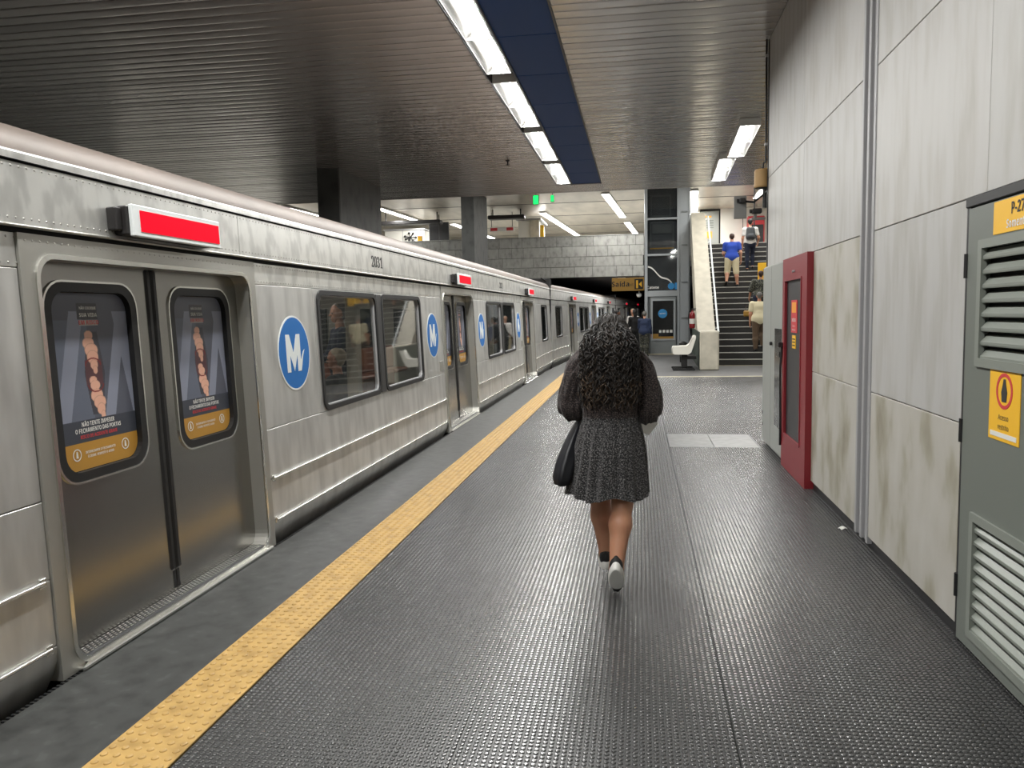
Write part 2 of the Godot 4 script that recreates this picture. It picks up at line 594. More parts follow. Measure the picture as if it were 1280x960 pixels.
func build_platform() -> void:
	var fl := struct("floor")
	var st := mb()
	box(st, Vector3(-2.50, -1.3, 14.0), Vector3(7.0, -0.02, -19.70))
	obj("slab", st, M.track_dark, fl)
	# rubber mats, laid in a square grid
	var cols := [[-1.668, -0.677], [-0.677, 0.350], [0.350, 1.377], [1.377, 1.60]]
	for r in 27:
		var z1 := -19.70 + MAT * r
		for c in cols:
			if r == 9 and c[0] == 0.350:
				continue
			st = mb()
			box(st, Vector3(c[0] + 0.001, -0.03, z1 + 0.001), Vector3(c[1] - 0.001, 0.0, z1 + MAT - 0.001), 0.002)
			obj("floor_mat", st, M.mat_rubber, fl)
	for c in [[1.60, 2.404], [2.404, 3.431], [3.431, 7.0]]:
		for r in 10:
			st = mb()
			box(st, Vector3(c[0] + 0.001, -0.03, -19.70 + MAT * r + 0.001), Vector3(c[1] - 0.001, 0.0, -19.70 + MAT * (r + 1) - 0.001), 0.002)
			obj("floor_mat", st, M.mat_rubber, fl)
	# two smooth plates let into the mats
	for c in [[0.352, 0.868], [0.872, 1.375]]:
		st = mb()
		box(st, Vector3(c[0], -0.03, -10.508), Vector3(c[1], 0.0035, -9.494), 0.003)
		obj("cover_plate", st, M.floor_plate, fl)
	# the studs of the mats: flat round coins in rows
	st = mb()
	var prof := [Vector2(0.0, 0.0042), Vector2(0.0072, 0.0039), Vector2(0.0096, 0.0024), Vector2(0.0102, 0.0)]
	lathe(st, [prof[3], prof[2], prof[1], prof[0]], 8)
	var mm := MultiMesh.new()
	mm.transform_format = MultiMesh.TRANSFORM_3D
	mm.mesh = st.commit()
	var spots: Array[Vector3] = []
	var pitch := MAT / 40.0
	var z := -19.70 + pitch / 2
	while z < -0.6:
		var x := -1.668 + pitch * 0.6
		while x < (1.56 if z > -9.92 else 3.6):
			var on_plate := x > 0.34 and x < 1.387 and z > -10.52 and z < -9.484
			if not on_plate:
				spots.append(Vector3(x, 0, z))
			x += pitch
		z += pitch
	mm.instance_count = spots.size()
	for i in spots.size():
		mm.set_instance_transform(i, Transform3D(Basis(), spots[i]))
	var mi := MultiMeshInstance3D.new()
	mi.name = "studs"
	mi.multimesh = mm
	mi.material_override = M.stud_rubber
	mi.set_meta("kind", "stuff")
	fl.add_child(mi)
	# strip along the platform edge, its fine comb of teeth
	st = mb()
	box(st, Vector3(-2.525, -0.12, 14), Vector3(-1.986, 0.0, -19.7), 0.004)
	obj("edge_strip", st, M.edge_strip, fl)
	st = mb()
	var zz := 0.0
	while zz > -19.6:
		box(st, Vector3(-2.548, -0.03, zz), Vector3(-2.522, -0.002, zz - 0.013))
		zz -= 0.026
	var comb := obj("edge_comb", st, M.rubber_black, fl)
	comb.set_meta("kind", "stuff")
	# yellow tactile strip with its domes
	st = mb()
	box(st, Vector3(-1.984, -0.03, 14), Vector3(-1.674, 0.004, -19.7), 0.003)
	var tac := obj("tactile_strip", st, M.tactile, fl)
	st = mb()
	lathe(st, [Vector2(0.0145, 0.0), Vector2(0.0128, 0.0038), Vector2(0.0085, 0.006), Vector2(0.0, 0.0065)], 10)
	var dm := MultiMesh.new()
	dm.transform_format = MultiMesh.TRANSFORM_3D
	dm.mesh = st.commit()
	var dome: Array[Vector3] = []
	var row := 0
	z = -0.8
	while z > -19.65:
		for k in 6:
			dome.append(Vector3(-1.829 + (k - 2.5) * 0.0515, 0.004, z))
		z -= 0.0515
		row += 1
	dm.instance_count = dome.size()
	for i in dome.size():
		dm.set_instance_transform(i, Transform3D(Basis(), dome[i]))
	var di := MultiMeshInstance3D.new()
	di.name = "domes"
	di.multimesh = dm
	di.material_override = M.tactile
	di.set_meta("kind", "stuff")
	tac.add_child(di)
	# pale line where the studded floor ends, smooth floor beyond it, swinging to the right with the station
	st = mb()
	box(st, Vector3(-1.67, -0.03, -19.70), Vector3(7.0, 0.003, -19.84), 0.002)
	obj("pale_strip", st, M.pale_line, fl)
	var edge := []
	for zq in [-19.70, -22.0, -28.0, -36.0, -46.0, -60.0, -72.0]:
		edge.append(Vector2(far_edge(zq), zq))
	for band in [[0.0, 0.54, "edge_strip_beyond", "edge_strip"], [0.54, 0.86, "tactile_strip_beyond", "tactile"]]:
		st = mb()
		for i in edge.size() - 1:
			var a: Vector2 = edge[i]
			var b: Vector2 = edge[i + 1]
			var up := Vector3.UP
			quad(st, Vector3(a.x + band[0], 0, a.y), Vector3(a.x + band[1], 0, a.y), Vector3(b.x + band[1], 0, b.y), Vector3(b.x + band[0], 0, b.y), up)
			quad(st, Vector3(a.x + band[0], 0, a.y), Vector3(b.x + band[0], 0, b.y), Vector3(b.x + band[0], -0.12, b.y), Vector3(a.x + band[0], -0.12, a.y), Vector3.LEFT)
		obj(band[2], st, M[band[3]], fl)
	st = mb()
	for i in edge.size() - 1:
		var a: Vector2 = edge[i]
		var b: Vector2 = edge[i + 1]
		quad(st, Vector3(a.x + 0.86, 0, a.y), Vector3(7.0, 0, a.y), Vector3(7.0, 0, b.y), Vector3(b.x + 0.86, 0, b.y), Vector3.UP)
	obj("smooth_floor", st, M.floor_grey, fl)
	st = mb()
	for i in edge.size() - 1:
		var a: Vector2 = edge[i]
		var b: Vector2 = edge[i + 1]
		quad(st, Vector3(a.x, -0.12, a.y), Vector3(b.x, -0.12, b.y), Vector3(b.x, -1.3, b.y), Vector3(a.x, -1.3, a.y), Vector3.LEFT)
	obj("platform_face", st, M.track_dark, fl)
	# track bed
	var tb := struct("floor")
	st = mb()
	box(st, Vector3(-16, -1.6, 14), Vector3(2.0, -1.3, -72))
	obj("track_bed", st, M.track_dark, tb)


func far_edge(z: float) -> float:
	return -2.525 + maxf(0.0, -z - 22.0) * 0.045


func build_ceiling() -> void:
	var ce := struct("ceiling")
	var st := mb()
	box(st, Vector3(-14.5, CEIL + 0.16, 14.0), Vector3(7.2, HALL + 0.3, -21.05))
	obj("slab", st, M.void_black, ce)
	st = mb()
	box(st, Vector3(-14.5, CEIL - 0.005, -20.98), Vector3(7.2, CEIL + 0.2, -21.06), 0.01)
	obj("edge_trim", st, M.slat_dull, ce)
	# metal slats laid across the platform, on both sides of the lamp row
	var bend := func(x0: float, x1: float, seed_n: int) -> Mesh:
		var s := mb()
		var rows := []
		var w := 0.187
		var g := RandomNumberGenerator.new()
		g.seed = seed_n
		var segs := maxi(2, int((x1 - x0) / 0.9))
		var dz := []
		for i in segs + 1:
			dz.append(g.randf_range(-0.002, 0.002))
		var sec := [Vector2(-w / 2, 0.03), Vector2(-w / 2 + 0.001, 0.006), Vector2(-w / 2 + 0.008, 0.0), Vector2(-w / 6, 0.0), Vector2(w / 6, 0.0), Vector2(w / 2 - 0.008, 0.0), Vector2(w / 2 - 0.001, 0.006), Vector2(w / 2, 0.03)]
		for i in segs + 1:
			var line := []
			var tilt := g.randf_range(-0.010, 0.010)
			for q in sec:
				line.append(Vector3(lerpf(x0, x1, float(i) / segs), q.y + dz[i] + tilt * q.x, q.x))
			rows.append(line)
		sheet(s, rows, false)
		return s.commit()
	var left := []
	var mid := []
	var right := []
	for k in 4:
		left.append(bend.call(-14.4, -1.955, 100 + k))
		mid.append(bend.call(-0.862, 1.53, 200 + k))
		right.append(bend.call(-0.862, 7.1, 300 + k))
	var n := 0
	var z := -20.87
	while z < 6.0:
		put("slat", left[(n * 7 + n / 3) % 4], M.slat if n % 5 else M.slat_dull, ce, mv(0, CEIL, z))
		put("slat", (right if z < -9.75 else mid)[(n * 5 + n / 2) % 4], M.slat if n % 4 else M.slat_dull, ce, mv(0, CEIL, z))
		z += 0.2
		n += 1
	# dark blue panels beside the lamps
	for i in 18:
		var z0 := -19.85 + 1.515 * i
		st = mb()
		box(st, Vector3(-1.585, CEIL + 0.02, z0 + 0.008), Vector3(-0.885, CEIL + 0.05, z0 + 1.507), 0.004)
		obj("blue_panel", st, M.blue_panel, ce)
	for x in [-0.878, -1.588, -1.962]:
		st = mb()
		box(st, Vector3(x - 0.012, CEIL - 0.008, 6.0), Vector3(x + 0.012, CEIL + 0.1, -19.87), 0.003)
		obj("edge_rail", st, M.ceiling_trim, ce)
	st = mb()
	box(st, Vector3(-1.975, CEIL - 0.004, -19.85), Vector3(-0.862, CEIL + 0.1, -20.97), 0.004)
	obj("end_panel", st, M.slat_dull, ce)
	# plain roof behind the photographer
	st = mb()
	box(st, Vector3(-14.5, CEIL, 6.0), Vector3(7.2, CEIL + 0.2, 14.0))
	obj("plain_panel", st, M.slat_dull, ce)


func build_right_wall() -> void:
	var w := struct("wall_right")
	var st := mb()
	box(st, Vector3(1.535, 0.0, 14.0), Vector3(1.95, 4.86, -9.83))
	obj("core", st, M.void_black, w)
	var rows := [[0.075, 1.046], [1.046, 2.088], [2.088, 3.122], [3.122, 4.69]]
	var k := 0
	for r in rows.size():
		var y0: float = rows[r][0]
		var y1: float = rows[r][1]
		var cuts := [[-9.85, -7.80], [-7.80, -5.81], [-5.53, -3.82], [-3.82, -1.9], [-1.9, 0.1], [0.1, 2.1], [2.1, 4.1], [4.1, 6.1], [6.1, 10.0], [10.0, 14.0]]
		if r < 2:
			cuts = [[-7.315, -5.81], [-5.53, -4.03], [-2.75, -1.2], [-1.2, 0.1], [0.1, 2.1], [2.1, 4.1], [4.1, 6.1], [6.1, 10.0], [10.0, 14.0]]
		for c in cuts:
			st = mb()
			box(st, Vector3(1.50, y0 + 0.0025, c[0] + 0.002), Vector3(1.54, y1 - 0.0025, c[1] - 0.002), 0.003)
			obj("stone_panel", st, M["stone_stained%d" % (k % 2)] if r == 0 or (r == 1 and k % 3 == 0) else M["stone%d" % (k % 3)], w)
			k += 1
	st = mb()                                                   # dark recessed foot of the wall
	box(st, Vector3(1.525, 0.0, 14.0), Vector3(1.54, 0.08, -9.84))
	obj("recess", st, M.frame_black, w)
	for zc in [-5.81, -5.673, -5.53]:                           # metal channel that splits the wall
		st = mb()
		box(st, Vector3(1.492, 0.03, zc - 0.02), Vector3(1.54, 4.69, zc + 0.02), 0.004)
		obj("channel_lip", st, M.channel_grey, w)
	st = mb()
	box(st, Vector3(1.515, 0.03, -5.81), Vector3(1.54, 4.69, -5.53))
	obj("channel_back", st, M.channel_grey, w)
	# the end face of the wall
	for r in rows.size():
		st = mb()
		box(st, Vector3(1.502, rows[r][0] + 0.002, -9.83), Vector3(1.95, rows[r][1] - 0.002, -9.87), 0.003)
		obj("end_panel", st, M.stone1, w)
	st = mb()
	box(st, Vector3(1.49, 2.10, -9.845), Vector3(1.505, 4.69, -9.885), 0.003)
	obj("corner_strip", st, M.frame_black, w)


func build_surround() -> void:
	# everything that closes the station in: the far sides, the back, the tunnel end
	var st := mb()
	var b := struct("wall_back")
	box(st, Vector3(-15, -1.6, 14.0), Vector3(7.4, HALL, 14.4))
	obj("face", st, M.wall_white, b)
	var l := struct("wall_left")
	st = mb()
	box(st, Vector3(-15.0, -1.6, 14.4), Vector3(-14.5, HALL + 0.4, -21.0))
	obj("face", st, M.concrete, l)
	st = mb()
	box(st, Vector3(-17.0, -1.6, -21.0), Vector3(-16.5, HALL + 0.4, -73.0))
	obj("face_beyond", st, M.wall_white, l)
	st = mb()
	box(st, Vector3(-16.5, -1.6, -20.9), Vector3(-14.5, HALL + 0.4, -21.05))
	obj("return", st, M.concrete, l)
	var rb := struct("wall_right")
	st = mb()
	box(st, Vector3(7.0, -1.6, -9.0), Vector3(7.4, HALL + 0.4, -73.0))
	obj("face", st, M.wall_white, rb)
	st = mb()
	box(st, Vector3(1.95, 0.0, -9.4), Vector3(7.0, 4.86, -9.8))
	obj("return", st, M.wall_white, rb)
	var e := struct("wall_front")
	st = mb()
	box(st, Vector3(-17, 3.6, -72.0), Vector3(7.4, HALL + 0.4, -72.4))
	obj("upper_face", st, M.wall_white, e)
	st = mb()
	box(st, Vector3(-17, -1.6, -72.0), Vector3(7.4, 3.6, -72.4))
	obj("tunnel_face", st, M.tunnel_dark, e)


# ==================================================================== lamps
func area_light(parent: Node, at: Vector3, size: Vector2, energy: float, colour := Color(1.0, 0.998, 0.985), turn := 0.0) -> void:
	var l := AreaLight3D.new()
	l.name = "light"
	l.area_size = size
	l.light_energy = energy
	l.light_color = colour
	l.area_range = 60.0
	l.shadow_enabled = true
	parent.add_child(l, true)
	l.transform = Transform3D(Basis(Vector3.UP, turn) * Basis(Vector3.RIGHT, -PI / 2), at)


# a recessed trough with two pairs of tubes, lying along z, centred on its node
func make_trough(energy: float, length := 2.62, width := 0.33) -> Node3D:
	var t := Node3D.new()
	var hw := width / 2
	var hl := length / 2
	var st := mb()
	box(st, Vector3(-hw, 0.10, -hl), Vector3(hw, 0.115, hl))
	for s in [-1.0, 1.0]:
		box(st, Vector3(s * hw, 0.0, -hl), Vector3(s * (hw - 0.008), 0.10, hl))
	obj("housing", st, M.lamp_white, t)
	st = mb()
	for s in [-1.0, 1.0]:                                         # sloping reflectors
		quad(st, Vector3(s * (hw - 0.01), 0.004, -hl), Vector3(s * (hw - 0.01), 0.004, hl), Vector3(s * (hw - 0.09), 0.085, hl), Vector3(s * (hw - 0.09), 0.085, -hl), Vector3(-s, -1, 0).normalized())
	obj("reflector", st, M.reflector, t)
	for zz in [-hl, -0.012, 0.012, hl]:
		st = mb()
		box(st, Vector3(-hw, 0.0, zz - 0.006), Vector3(hw, 0.1, zz + 0.006))
		obj("end_plate", st, M.lamp_white, t)
	for half in [-1.0, 1.0]:
		for x in [-0.045, 0.045]:
			st = mb()
			tube(st, [Vector3(x, 0.05, half * 0.05), Vector3(x, 0.05, half * (hl - 0.04))], 0.014, 10)
			obj("tube", st, M.lamp_glow, t)
	area_light(t, Vector3(0, 0.028, 0), Vector2(0.13, length - 0.08), energy)
	return t


func build_lamps() -> void:
	var names := {0: "recessed fluorescent trough farthest from the camera beside the blue ceiling panels",
		1: "second farthest recessed fluorescent trough beside the blue ceiling panels",
		2: "third farthest recessed fluorescent trough beside the blue ceiling panels",
		3: "recessed fluorescent trough nearest the camera at the top of the picture"}
	for i in 8:
		var t := make_trough(LAMP)
		t.name = numbered("ceiling_light")
		add_child(t)
		t.position = Vector3(-1.775, CEIL, -18.32 + 3.03 * i)
		tag(t, names.get(i, "recessed fluorescent trough overhead, out of the picture"), "ceiling light", "lamp row beside the blue panels")
	for i in 2:
		var t := make_trough(LAMP, 2.72)
		t.name = numbered("ceiling_light")
		add_child(t)
		t.position = Vector3(1.80 + (0.05 if i else 0.0), CEIL - 0.118, [-18.05, -15.15][i])
		t.rotation.y = -0.03
		tag(t, ["farther fluorescent trough of the pair near the beige horn speaker", "nearer fluorescent trough of the pair near the beige horn speaker"][i], "ceiling light", "lamp pair over the stairs' approach")


# ==================================================================== the train
# One car: local origin on the platform side at floor level, mid length; the side leans back by LEAN.
const CAR_HALF := 12.3
const PITCH := 7.42

func side_xf() -> Transform3D:                       # flat side drawings (x = along -z, y = up, z = out) put onto the leaning side
	return Transform3D(Basis(Vector3.BACK, LEAN) * Basis(Vector3.UP, PI / 2), Vector3.ZERO)


func poster_texture() -> ImageTexture:
	var w := 200
	var h := 280
	var im := Image.create(w, h, false, Image.FORMAT_RGB8)
	var skin := Color(0.86, 0.66, 0.57)
	var blobs := [[0.46, 0.24, 0.055, 0.028], [0.45, 0.285, 0.075, 0.035], [0.48, 0.325, 0.085, 0.04], [0.49, 0.365, 0.075, 0.04], [0.50, 0.41, 0.05, 0.03], [0.51, 0.44, 0.03, 0.025],
		[0.47, 0.50, 0.05, 0.025], [0.49, 0.53, 0.065, 0.03], [0.50, 0.59, 0.08, 0.04], [0.53, 0.63, 0.08, 0.04], [0.54, 0.67, 0.055, 0.035], [0.56, 0.705, 0.03, 0.025]]
	for j in h:
		var v := float(j) / h
		for i in w:
			var u := float(i) / w
			var c := Color(0.33, 0.345, 0.39)
			var d := u + (v - 0.4) * 0.42
			if v > 0.1 and v < 0.72:
				if (d > 0.12 and d < 0.29) or (d > 0.72 and d < 0.86) or (u - (v - 0.4) * 0.3 > 0.88):
					c = Color(0.52, 0.54, 0.60)
				elif u < 0.45 and v > 0.15:
					c = Color(0.38, 0.40, 0.46)
			if absf(u - 0.5) < 0.13 - absf(v - 0.46) * 0.25 and v > 0.22 and v < 0.70:
				c = Color(0.25, 0.25, 0.28)
			if absf(v - 0.455) < 0.075 and absf(u - 0.49) < 0.105:
				c = Color(0.34, 0.22, 0.24)
			for b in blobs:
				var e := pow((u - b[0]) / b[2], 2) + pow((v - b[1]) / b[3], 2)
				if e < 1.0:
					c = skin if e < 0.8 else skin.darkened(0.12)
			for q in [[0.485, 0.415], [0.50, 0.525]]:
				var rr := pow((u - q[0]) / 0.105, 2) + pow((v - q[1]) / 0.045, 2)
				if rr < 1.0 and rr > 0.72 and (v - q[1]) * (1.0 if q[1] > 0.5 else -1.0) > 0.0:
					c = Color(0.45, 0.14, 0.15)
			if v > 0.72:
				c = Color(0.235, 0.25, 0.29)
			if v > 0.845:
				c = Color(0.70, 0.52, 0.21)
			if u > 0.34 and u < 0.60 and v > 0.055 and v < 0.15:
				c = Color(0.22, 0.22, 0.24)
			if u > 0.36 and u < 0.60 and v > 0.15 and v < 0.185:
				c = Color(0.72, 0.70, 0.68)
			im.set_pixel(i, j, c)
	return ImageTexture.create_from_image(im)


func logo(parent: Node, u: float, y: float, xf: Transform3D) -> void:
	var out := []
	var inn := []
	for i in 40:
		var a := TAU * i / 40
		out.append(Vector2(u + 0.285 * cos(a), y + 0.285 * sin(a)))
		inn.append(Vector2(u + 0.272 * cos(a), y + 0.272 * sin(a)))
	var st := mb()
	prism(st, PackedVector2Array(inn), 0.0005, 0.003, xf)
	var d := obj("logo_disc", st, M.logo_blue, parent)
	st = mb()
	ring(st, out, inn, 0.003, 0.0005, xf)
	obj("rim", st, M.logo_white, d)
	st = mb()
	var w := 0.19
	var pts := [Vector2(-0.9, -0.75), Vector2(-0.9, 0.75), Vector2(-0.45, 0.75), Vector2(-0.02, 0.0), Vector2(0.42, 0.75), Vector2(0.9, 0.75), Vector2(0.86, -0.32), Vector2(0.97, -0.22), Vector2(1.2, 0.02), Vector2(1.42, 0.12),
		Vector2(1.18, -0.18), Vector2(1.0, -0.52), Vector2(0.86, -0.75), Vector2(0.44, -0.75), Vector2(0.47, -0.05), Vector2(0.0, -0.72), Vector2(-0.47, -0.05), Vector2(-0.47, -0.75)]
	var poly := PackedVector2Array()
	for p in pts:
		poly.append(Vector2(u - 0.02 + p.x * w * 0.74, y + p.y * w))
	prism(st, poly, 0.003, 0.0045, xf)
	obj("letter", st, M.logo_white, d)


func make_car() -> Node3D:
	var car := Node3D.new()
	car.name = "metro_car"
	var xf := side_xf()                                  # u = -z
	var st: SurfaceTool
	var doors := [-PITCH, 0.0, PITCH]                    # along u; u grows away from the camera
	var poster_mat := StandardMaterial3D.new()
	poster_mat.albedo_texture = poster_texture()
	poster_mat.roughness = 0.45
	# shared door meshes, centred on u = 0
	var leaf_mesh := {}
	var gasket_mesh := {}
	var trim_mesh := {}
	var pane_mesh := {}
	var seal_mesh := {}
	for s in [-1, 1]:
		var u0 := 0.005 if s > 0 else -0.965
		var u1 := u0 + 0.96
		var uc: float = 0.50 * s
		var hole := rounded(uc - 0.345, uc + 0.345, 0.825, 1.795, 0.13)
		st = mb()
		plate_hole(st, Rect2(u0, 0.05, 0.96, 1.86), hole, -0.085, -0.125, xf)
		leaf_mesh[s] = st.commit()
		st = mb()
		ring(st, rounded(uc - 0.343, uc + 0.343, 0.827, 1.793, 0.128), rounded(uc - 0.295, uc + 0.295, 0.873, 1.747, 0.095), -0.078, -0.122, xf)
		gasket_mesh[s] = st.commit()
		st = mb()
		ring(st, rounded(uc - 0.352, uc + 0.352, 0.818, 1.802, 0.136), rounded(uc - 0.342, uc + 0.342, 0.828, 1.792, 0.128), -0.076, -0.090, xf)
		trim_mesh[s] = st.commit()
		st = mb()
		prism(st, rounded_poly(uc - 0.297, uc + 0.297, 0.871, 1.749, 0.096), -0.112, -0.108, xf)
		pane_mesh[s] = st.commit()
		st = mb()
		box(st, Vector3(s * 0.004, 0.17, -0.074), Vector3(s * 0.052, 1.885, -0.12), 0.012, xf)
		box(st, Vector3(s * 0.004, 0.06, -0.082), Vector3(s * 0.034, 0.17, -0.12), 0.006, xf)
		seal_mesh[s] = st.commit()
	# print on the posters, in front of the pane
	var white_print := {}
	var red_print := {}
	var sheet_mesh := {}
	for s in [-1, 1]:
		var uc: float = 0.50 * s
		var pw := 0.56
		st = mb()
		st.set_uv(Vector2(0, 0))
		var c := [Vector2(uc - 0.294, 1.746), Vector2(uc + 0.294, 1.746), Vector2(uc + 0.294, 0.874), Vector2(uc - 0.294, 0.874)]
		var poly := rounded(uc - 0.292, uc + 0.292, 0.876, 1.744, 0.093)
		var mid := Vector2(uc, 1.31)
		for i in poly.size():
			for p in [mid, poly[(i + 1) % poly.size()], poly[i]]:
				st.set_uv(Vector2((p.x - (uc - 0.292)) / 0.584, (1.744 - p.y) / 0.868))
				st.set_normal(xf.basis * Vector3(0, 0, 1))
				st.add_vertex(xf * Vector3(p.x, p.y, -0.1065))
		sheet_mesh[s] = st.commit()
		st = mb()
		var line := func(words: String, v: float, cap: float, wide: float, to: SurfaceTool) -> void:
			letters(to, words, cap, xf * mv(uc - 0.01, 1.744 - v * 0.868, -0.1055), "sans", 0.0, wide, true)
		line.call("NÃO COLOQUE", 0.085, 0.013, 0.95, st)
		line.call("SUA VIDA", 0.125, 0.019, 1.1, st)
		line.call("NÃO TENTE IMPEDIR", 0.745, 0.021, 0.85, st)
		line.call("O FECHAMENTO DAS PORTAS", 0.78, 0.021, 0.85, st)
		line.call("INTERROMPER O FECHAMENTO", 0.905, 0.012, 0.9, st)
		line.call("É CRIME. RESPEITE O AVISO", 0.93, 0.012, 0.9, st)
		for side in [-1, 1]:
			var o := []
			var n := []
			for i in 20:
				var a := TAU * i / 20
				o.append(Vector2(uc + side * 0.185 + 0.030 * cos(a), 0.955 + 0.030 * sin(a)))
				n.append(Vector2(uc + side * 0.185 + 0.025 * cos(a), 0.955 + 0.025 * sin(a)))
			ring(st, o, n, -0.1052, -0.1058, xf)
			prism(st, PackedVector2Array([Vector2(uc + side * 0.185 - 0.008, 0.94), Vector2(uc + side * 0.185 + 0.008, 0.94), Vector2(uc + side * 0.185 + 0.004, 0.972), Vector2(uc + side * 0.185 - 0.004, 0.972)]), -0.1058, -0.1052, xf)
		st.index()
		white_print[s] = st.commit()
		st = mb()
		line.call("RISCO DE ACIDENTE GRAVE", 0.815, 0.017, 0.9, st)
		line.call("EM RISCO", 0.168, 0.020, 1.15, st)
		st.index()
		red_print[s] = st.commit()
	var surround: Mesh
	st = mb()
	plate_hole(st, Rect2(-1.065, 0.0, 2.13, 1.985), rounded(-0.965, 0.965, 0.035, 1.885, 0.10), 0.012, -0.10, xf)
	surround = st.commit()
	st = mb()
	ring(st, rounded(-0.985, 0.985, 0.015, 1.905, 0.115), rounded(-0.962, 0.962, 0.038, 1.882, 0.098), 0.020, 0.010, xf)
	var lip := st.commit()
	st = mb()
	box(st, Vector3(-0.955, 0.02, 0.01), Vector3(0.955, 0.045, -0.09), 0.003, xf)
	var sill := st.commit()
	st = mb()
	for a in 62:
		for b in 4:
			var cx := -0.93 + a * 0.0305 + (0.015 if b % 2 else 0.0)
			box(st, Vector3(cx - 0.009, 0.045, -0.008 - b * 0.02 - 0.011), Vector3(cx + 0.009, 0.0485, -0.008 - b * 0.02), 0.002, xf)
	var tread := st.commit()
	st = mb()
	box(st, Vector3(-0.97, 0.0, 0.045), Vector3(0.97, 0.022, 0.0), 0.006, xf)
	var sill_edge := st.commit()
	for d in doors:
		var off: Transform3D = mv(0, 0, -d)
		put("door_surround", surround, M.frame_steel, car, off)
		put("door_lip", lip, M.chrome, car, off)
		var sl := put("door_sill", sill, M.window_grey, car, off)
		put("sill_edge", sill_edge, M.chrome, sl)
		var td := put("tread_pattern", tread, M.chrome, sl)
		td.set_meta("kind", "stuff")
		for s in [-1, 1]:
			var leaf := put("door_leaf", leaf_mesh[s], M.steel_door, car, off)
			put("gasket", gasket_mesh[s], M.rubber_black, leaf)
			put("window_trim", trim_mesh[s], M.chrome, leaf)
			put("pane", pane_mesh[s], M.dark_glass, leaf)
			put("seal", seal_mesh[s], M.rubber_black, leaf)
			put("poster", sheet_mesh[s], poster_mat, leaf)
			put("lettering", white_print[s], M.print_white, leaf)
			put("warning_line", red_print[s], M.print_red, leaf)
		# red indicator box over the door
		st = mb()
		box(st, Vector3(d - 0.42, 2.03, 0.095), Vector3(d + 0.45, 2.175, 0.02), 0.006, xf)
		box(st, Vector3(d - 0.47, 2.05, 0.07), Vector3(d - 0.42, 2.165, 0.0), 0.006, xf)
		var ind := obj("door_indicator", st, M.housing_dark, car)
		st = mb()
		box(st, Vector3(d - 0.405, 2.022, 0.118), Vector3(d + 0.452, 2.183, 0.094), 0.005, xf)
		obj("bezel", st, M.logo_white, ind)
		st = mb()
		box(st, Vector3(d - 0.345, 2.048, 0.121), Vector3(d + 0.435, 2.157, 0.117), 0.002, xf)
		obj("red_lens", st, M.red_glow, ind)
	# side panels between the doors
	var bays := [[-CAR_HALF, -PITCH - 1.065], [-PITCH + 1.065, -1.065], [1.065, PITCH - 1.065], [PITCH + 1.065, CAR_HALF]]
	var g := 0.002
	for bi in 4:
		var a: float = bays[bi][0] + g
		var b: float = bays[bi][1] - g
		var full := bi == 1 or bi == 2
		# lower panels with two bright rails
		st = mb()                                             # the foot of the side tucks in under the car
		var tuck := []
		for e in [a, b]:
			var line := []
			for p in [[0.163, -0.03], [0.163, -0.002], [0.158, 0.0], [0.10, -0.006], [0.04, -0.030], [-0.03, -0.070], [-0.12, -0.115], [-0.30, -0.17], [-0.30, -0.20]]:
				line.append(xf * Vector3(e, p[0], p[1]))
			tuck.append(line)
		sheet(st, tuck, false)
		obj("side_panel", st, M.steel, car)
		for rows in [[0.165, 0.465], [0.465, 0.815]]:
			st = mb()
			box(st, Vector3(a, rows[0] + g, 0.0), Vector3(b, rows[1] - g, -0.05), 0.003, xf)
			obj("side_panel", st, M.steel, car)
		for ry in [0.165, 0.465]:
			st = mb()
			tube(st, [xf * Vector3(a + 0.05, ry, 0.012), xf * Vector3(b - 0.05, ry, 0.012)], 0.009, 8)
			for e in [a + 0.055, b - 0.055]:
				box(st, Vector3(e - 0.02, ry - 0.022, 0.012), Vector3(e + 0.02, ry + 0.022, -0.002), 0.003, xf)
			obj("side_rail", st, M.chrome, car)
		# window band
		var wins := []
		if full:
			var da: float = bays[bi][0] - 1.065
			wins = [[da + 2.16, da + 3.62], [da + 3.82, da + 5.26]]
		elif bi == 0:
			wins = [[a + 0.9, a + 2.2]]
		else:
			wins = [[b - 2.2, b - 0.9]]
		var cut := a
		for w in wins:
			var c0: float = w[0] - 0.09
			var c1: float = w[1] + 0.09
			if c0 > cut + 0.01:
				st = mb()
				box(st, Vector3(cut + g, 0.815 + g, 0.0), Vector3(c0 - g, 1.835 - g, -0.05), 0.003, xf)
				obj("side_panel", st, M.steel, car)
			st = mb()
			plate_hole(st, Rect2(maxf(c0, cut), 0.815 + g, c1 - maxf(c0, cut), 1.02 - 2 * g), rounded(w[0], w[1], 0.845, 1.795, 0.085), 0.0, -0.05, xf)
			obj("window_panel", st, M.steel, car)
			st = mb()
			ring(st, rounded(w[0] - 0.028, w[1] + 0.028, 0.817, 1.823, 0.10), rounded(w[0] + 0.012, w[1] - 0.012, 0.857, 1.783, 0.075), 0.014, -0.03, xf)
			var fr := obj("window_frame", st, M.rubber_black, car)
			st = mb()
			ring(st, rounded(w[0] + 0.010, w[1] - 0.010, 0.855, 1.785, 0.077), rounded(w[0] + 0.022, w[1] - 0.022, 0.867, 1.773, 0.068), -0.004, -0.03, xf)
			obj("inner_trim", st, M.channel_grey, fr)
			st = mb()
			prism(st, rounded_poly(w[0] + 0.015, w[1] - 0.015, 0.86, 1.78, 0.072), -0.024, -0.018, xf)
			obj("pane", st, M.glass, fr)
			cut = c1
		if full:
			st = mb()
			box(st, Vector3(wins[0][1] + 0.02, 0.822, 0.009), Vector3(wins[1][0] - 0.02, 1.818, -0.01), 0.004, xf)
			obj("mullion", st, M.window_grey, car)
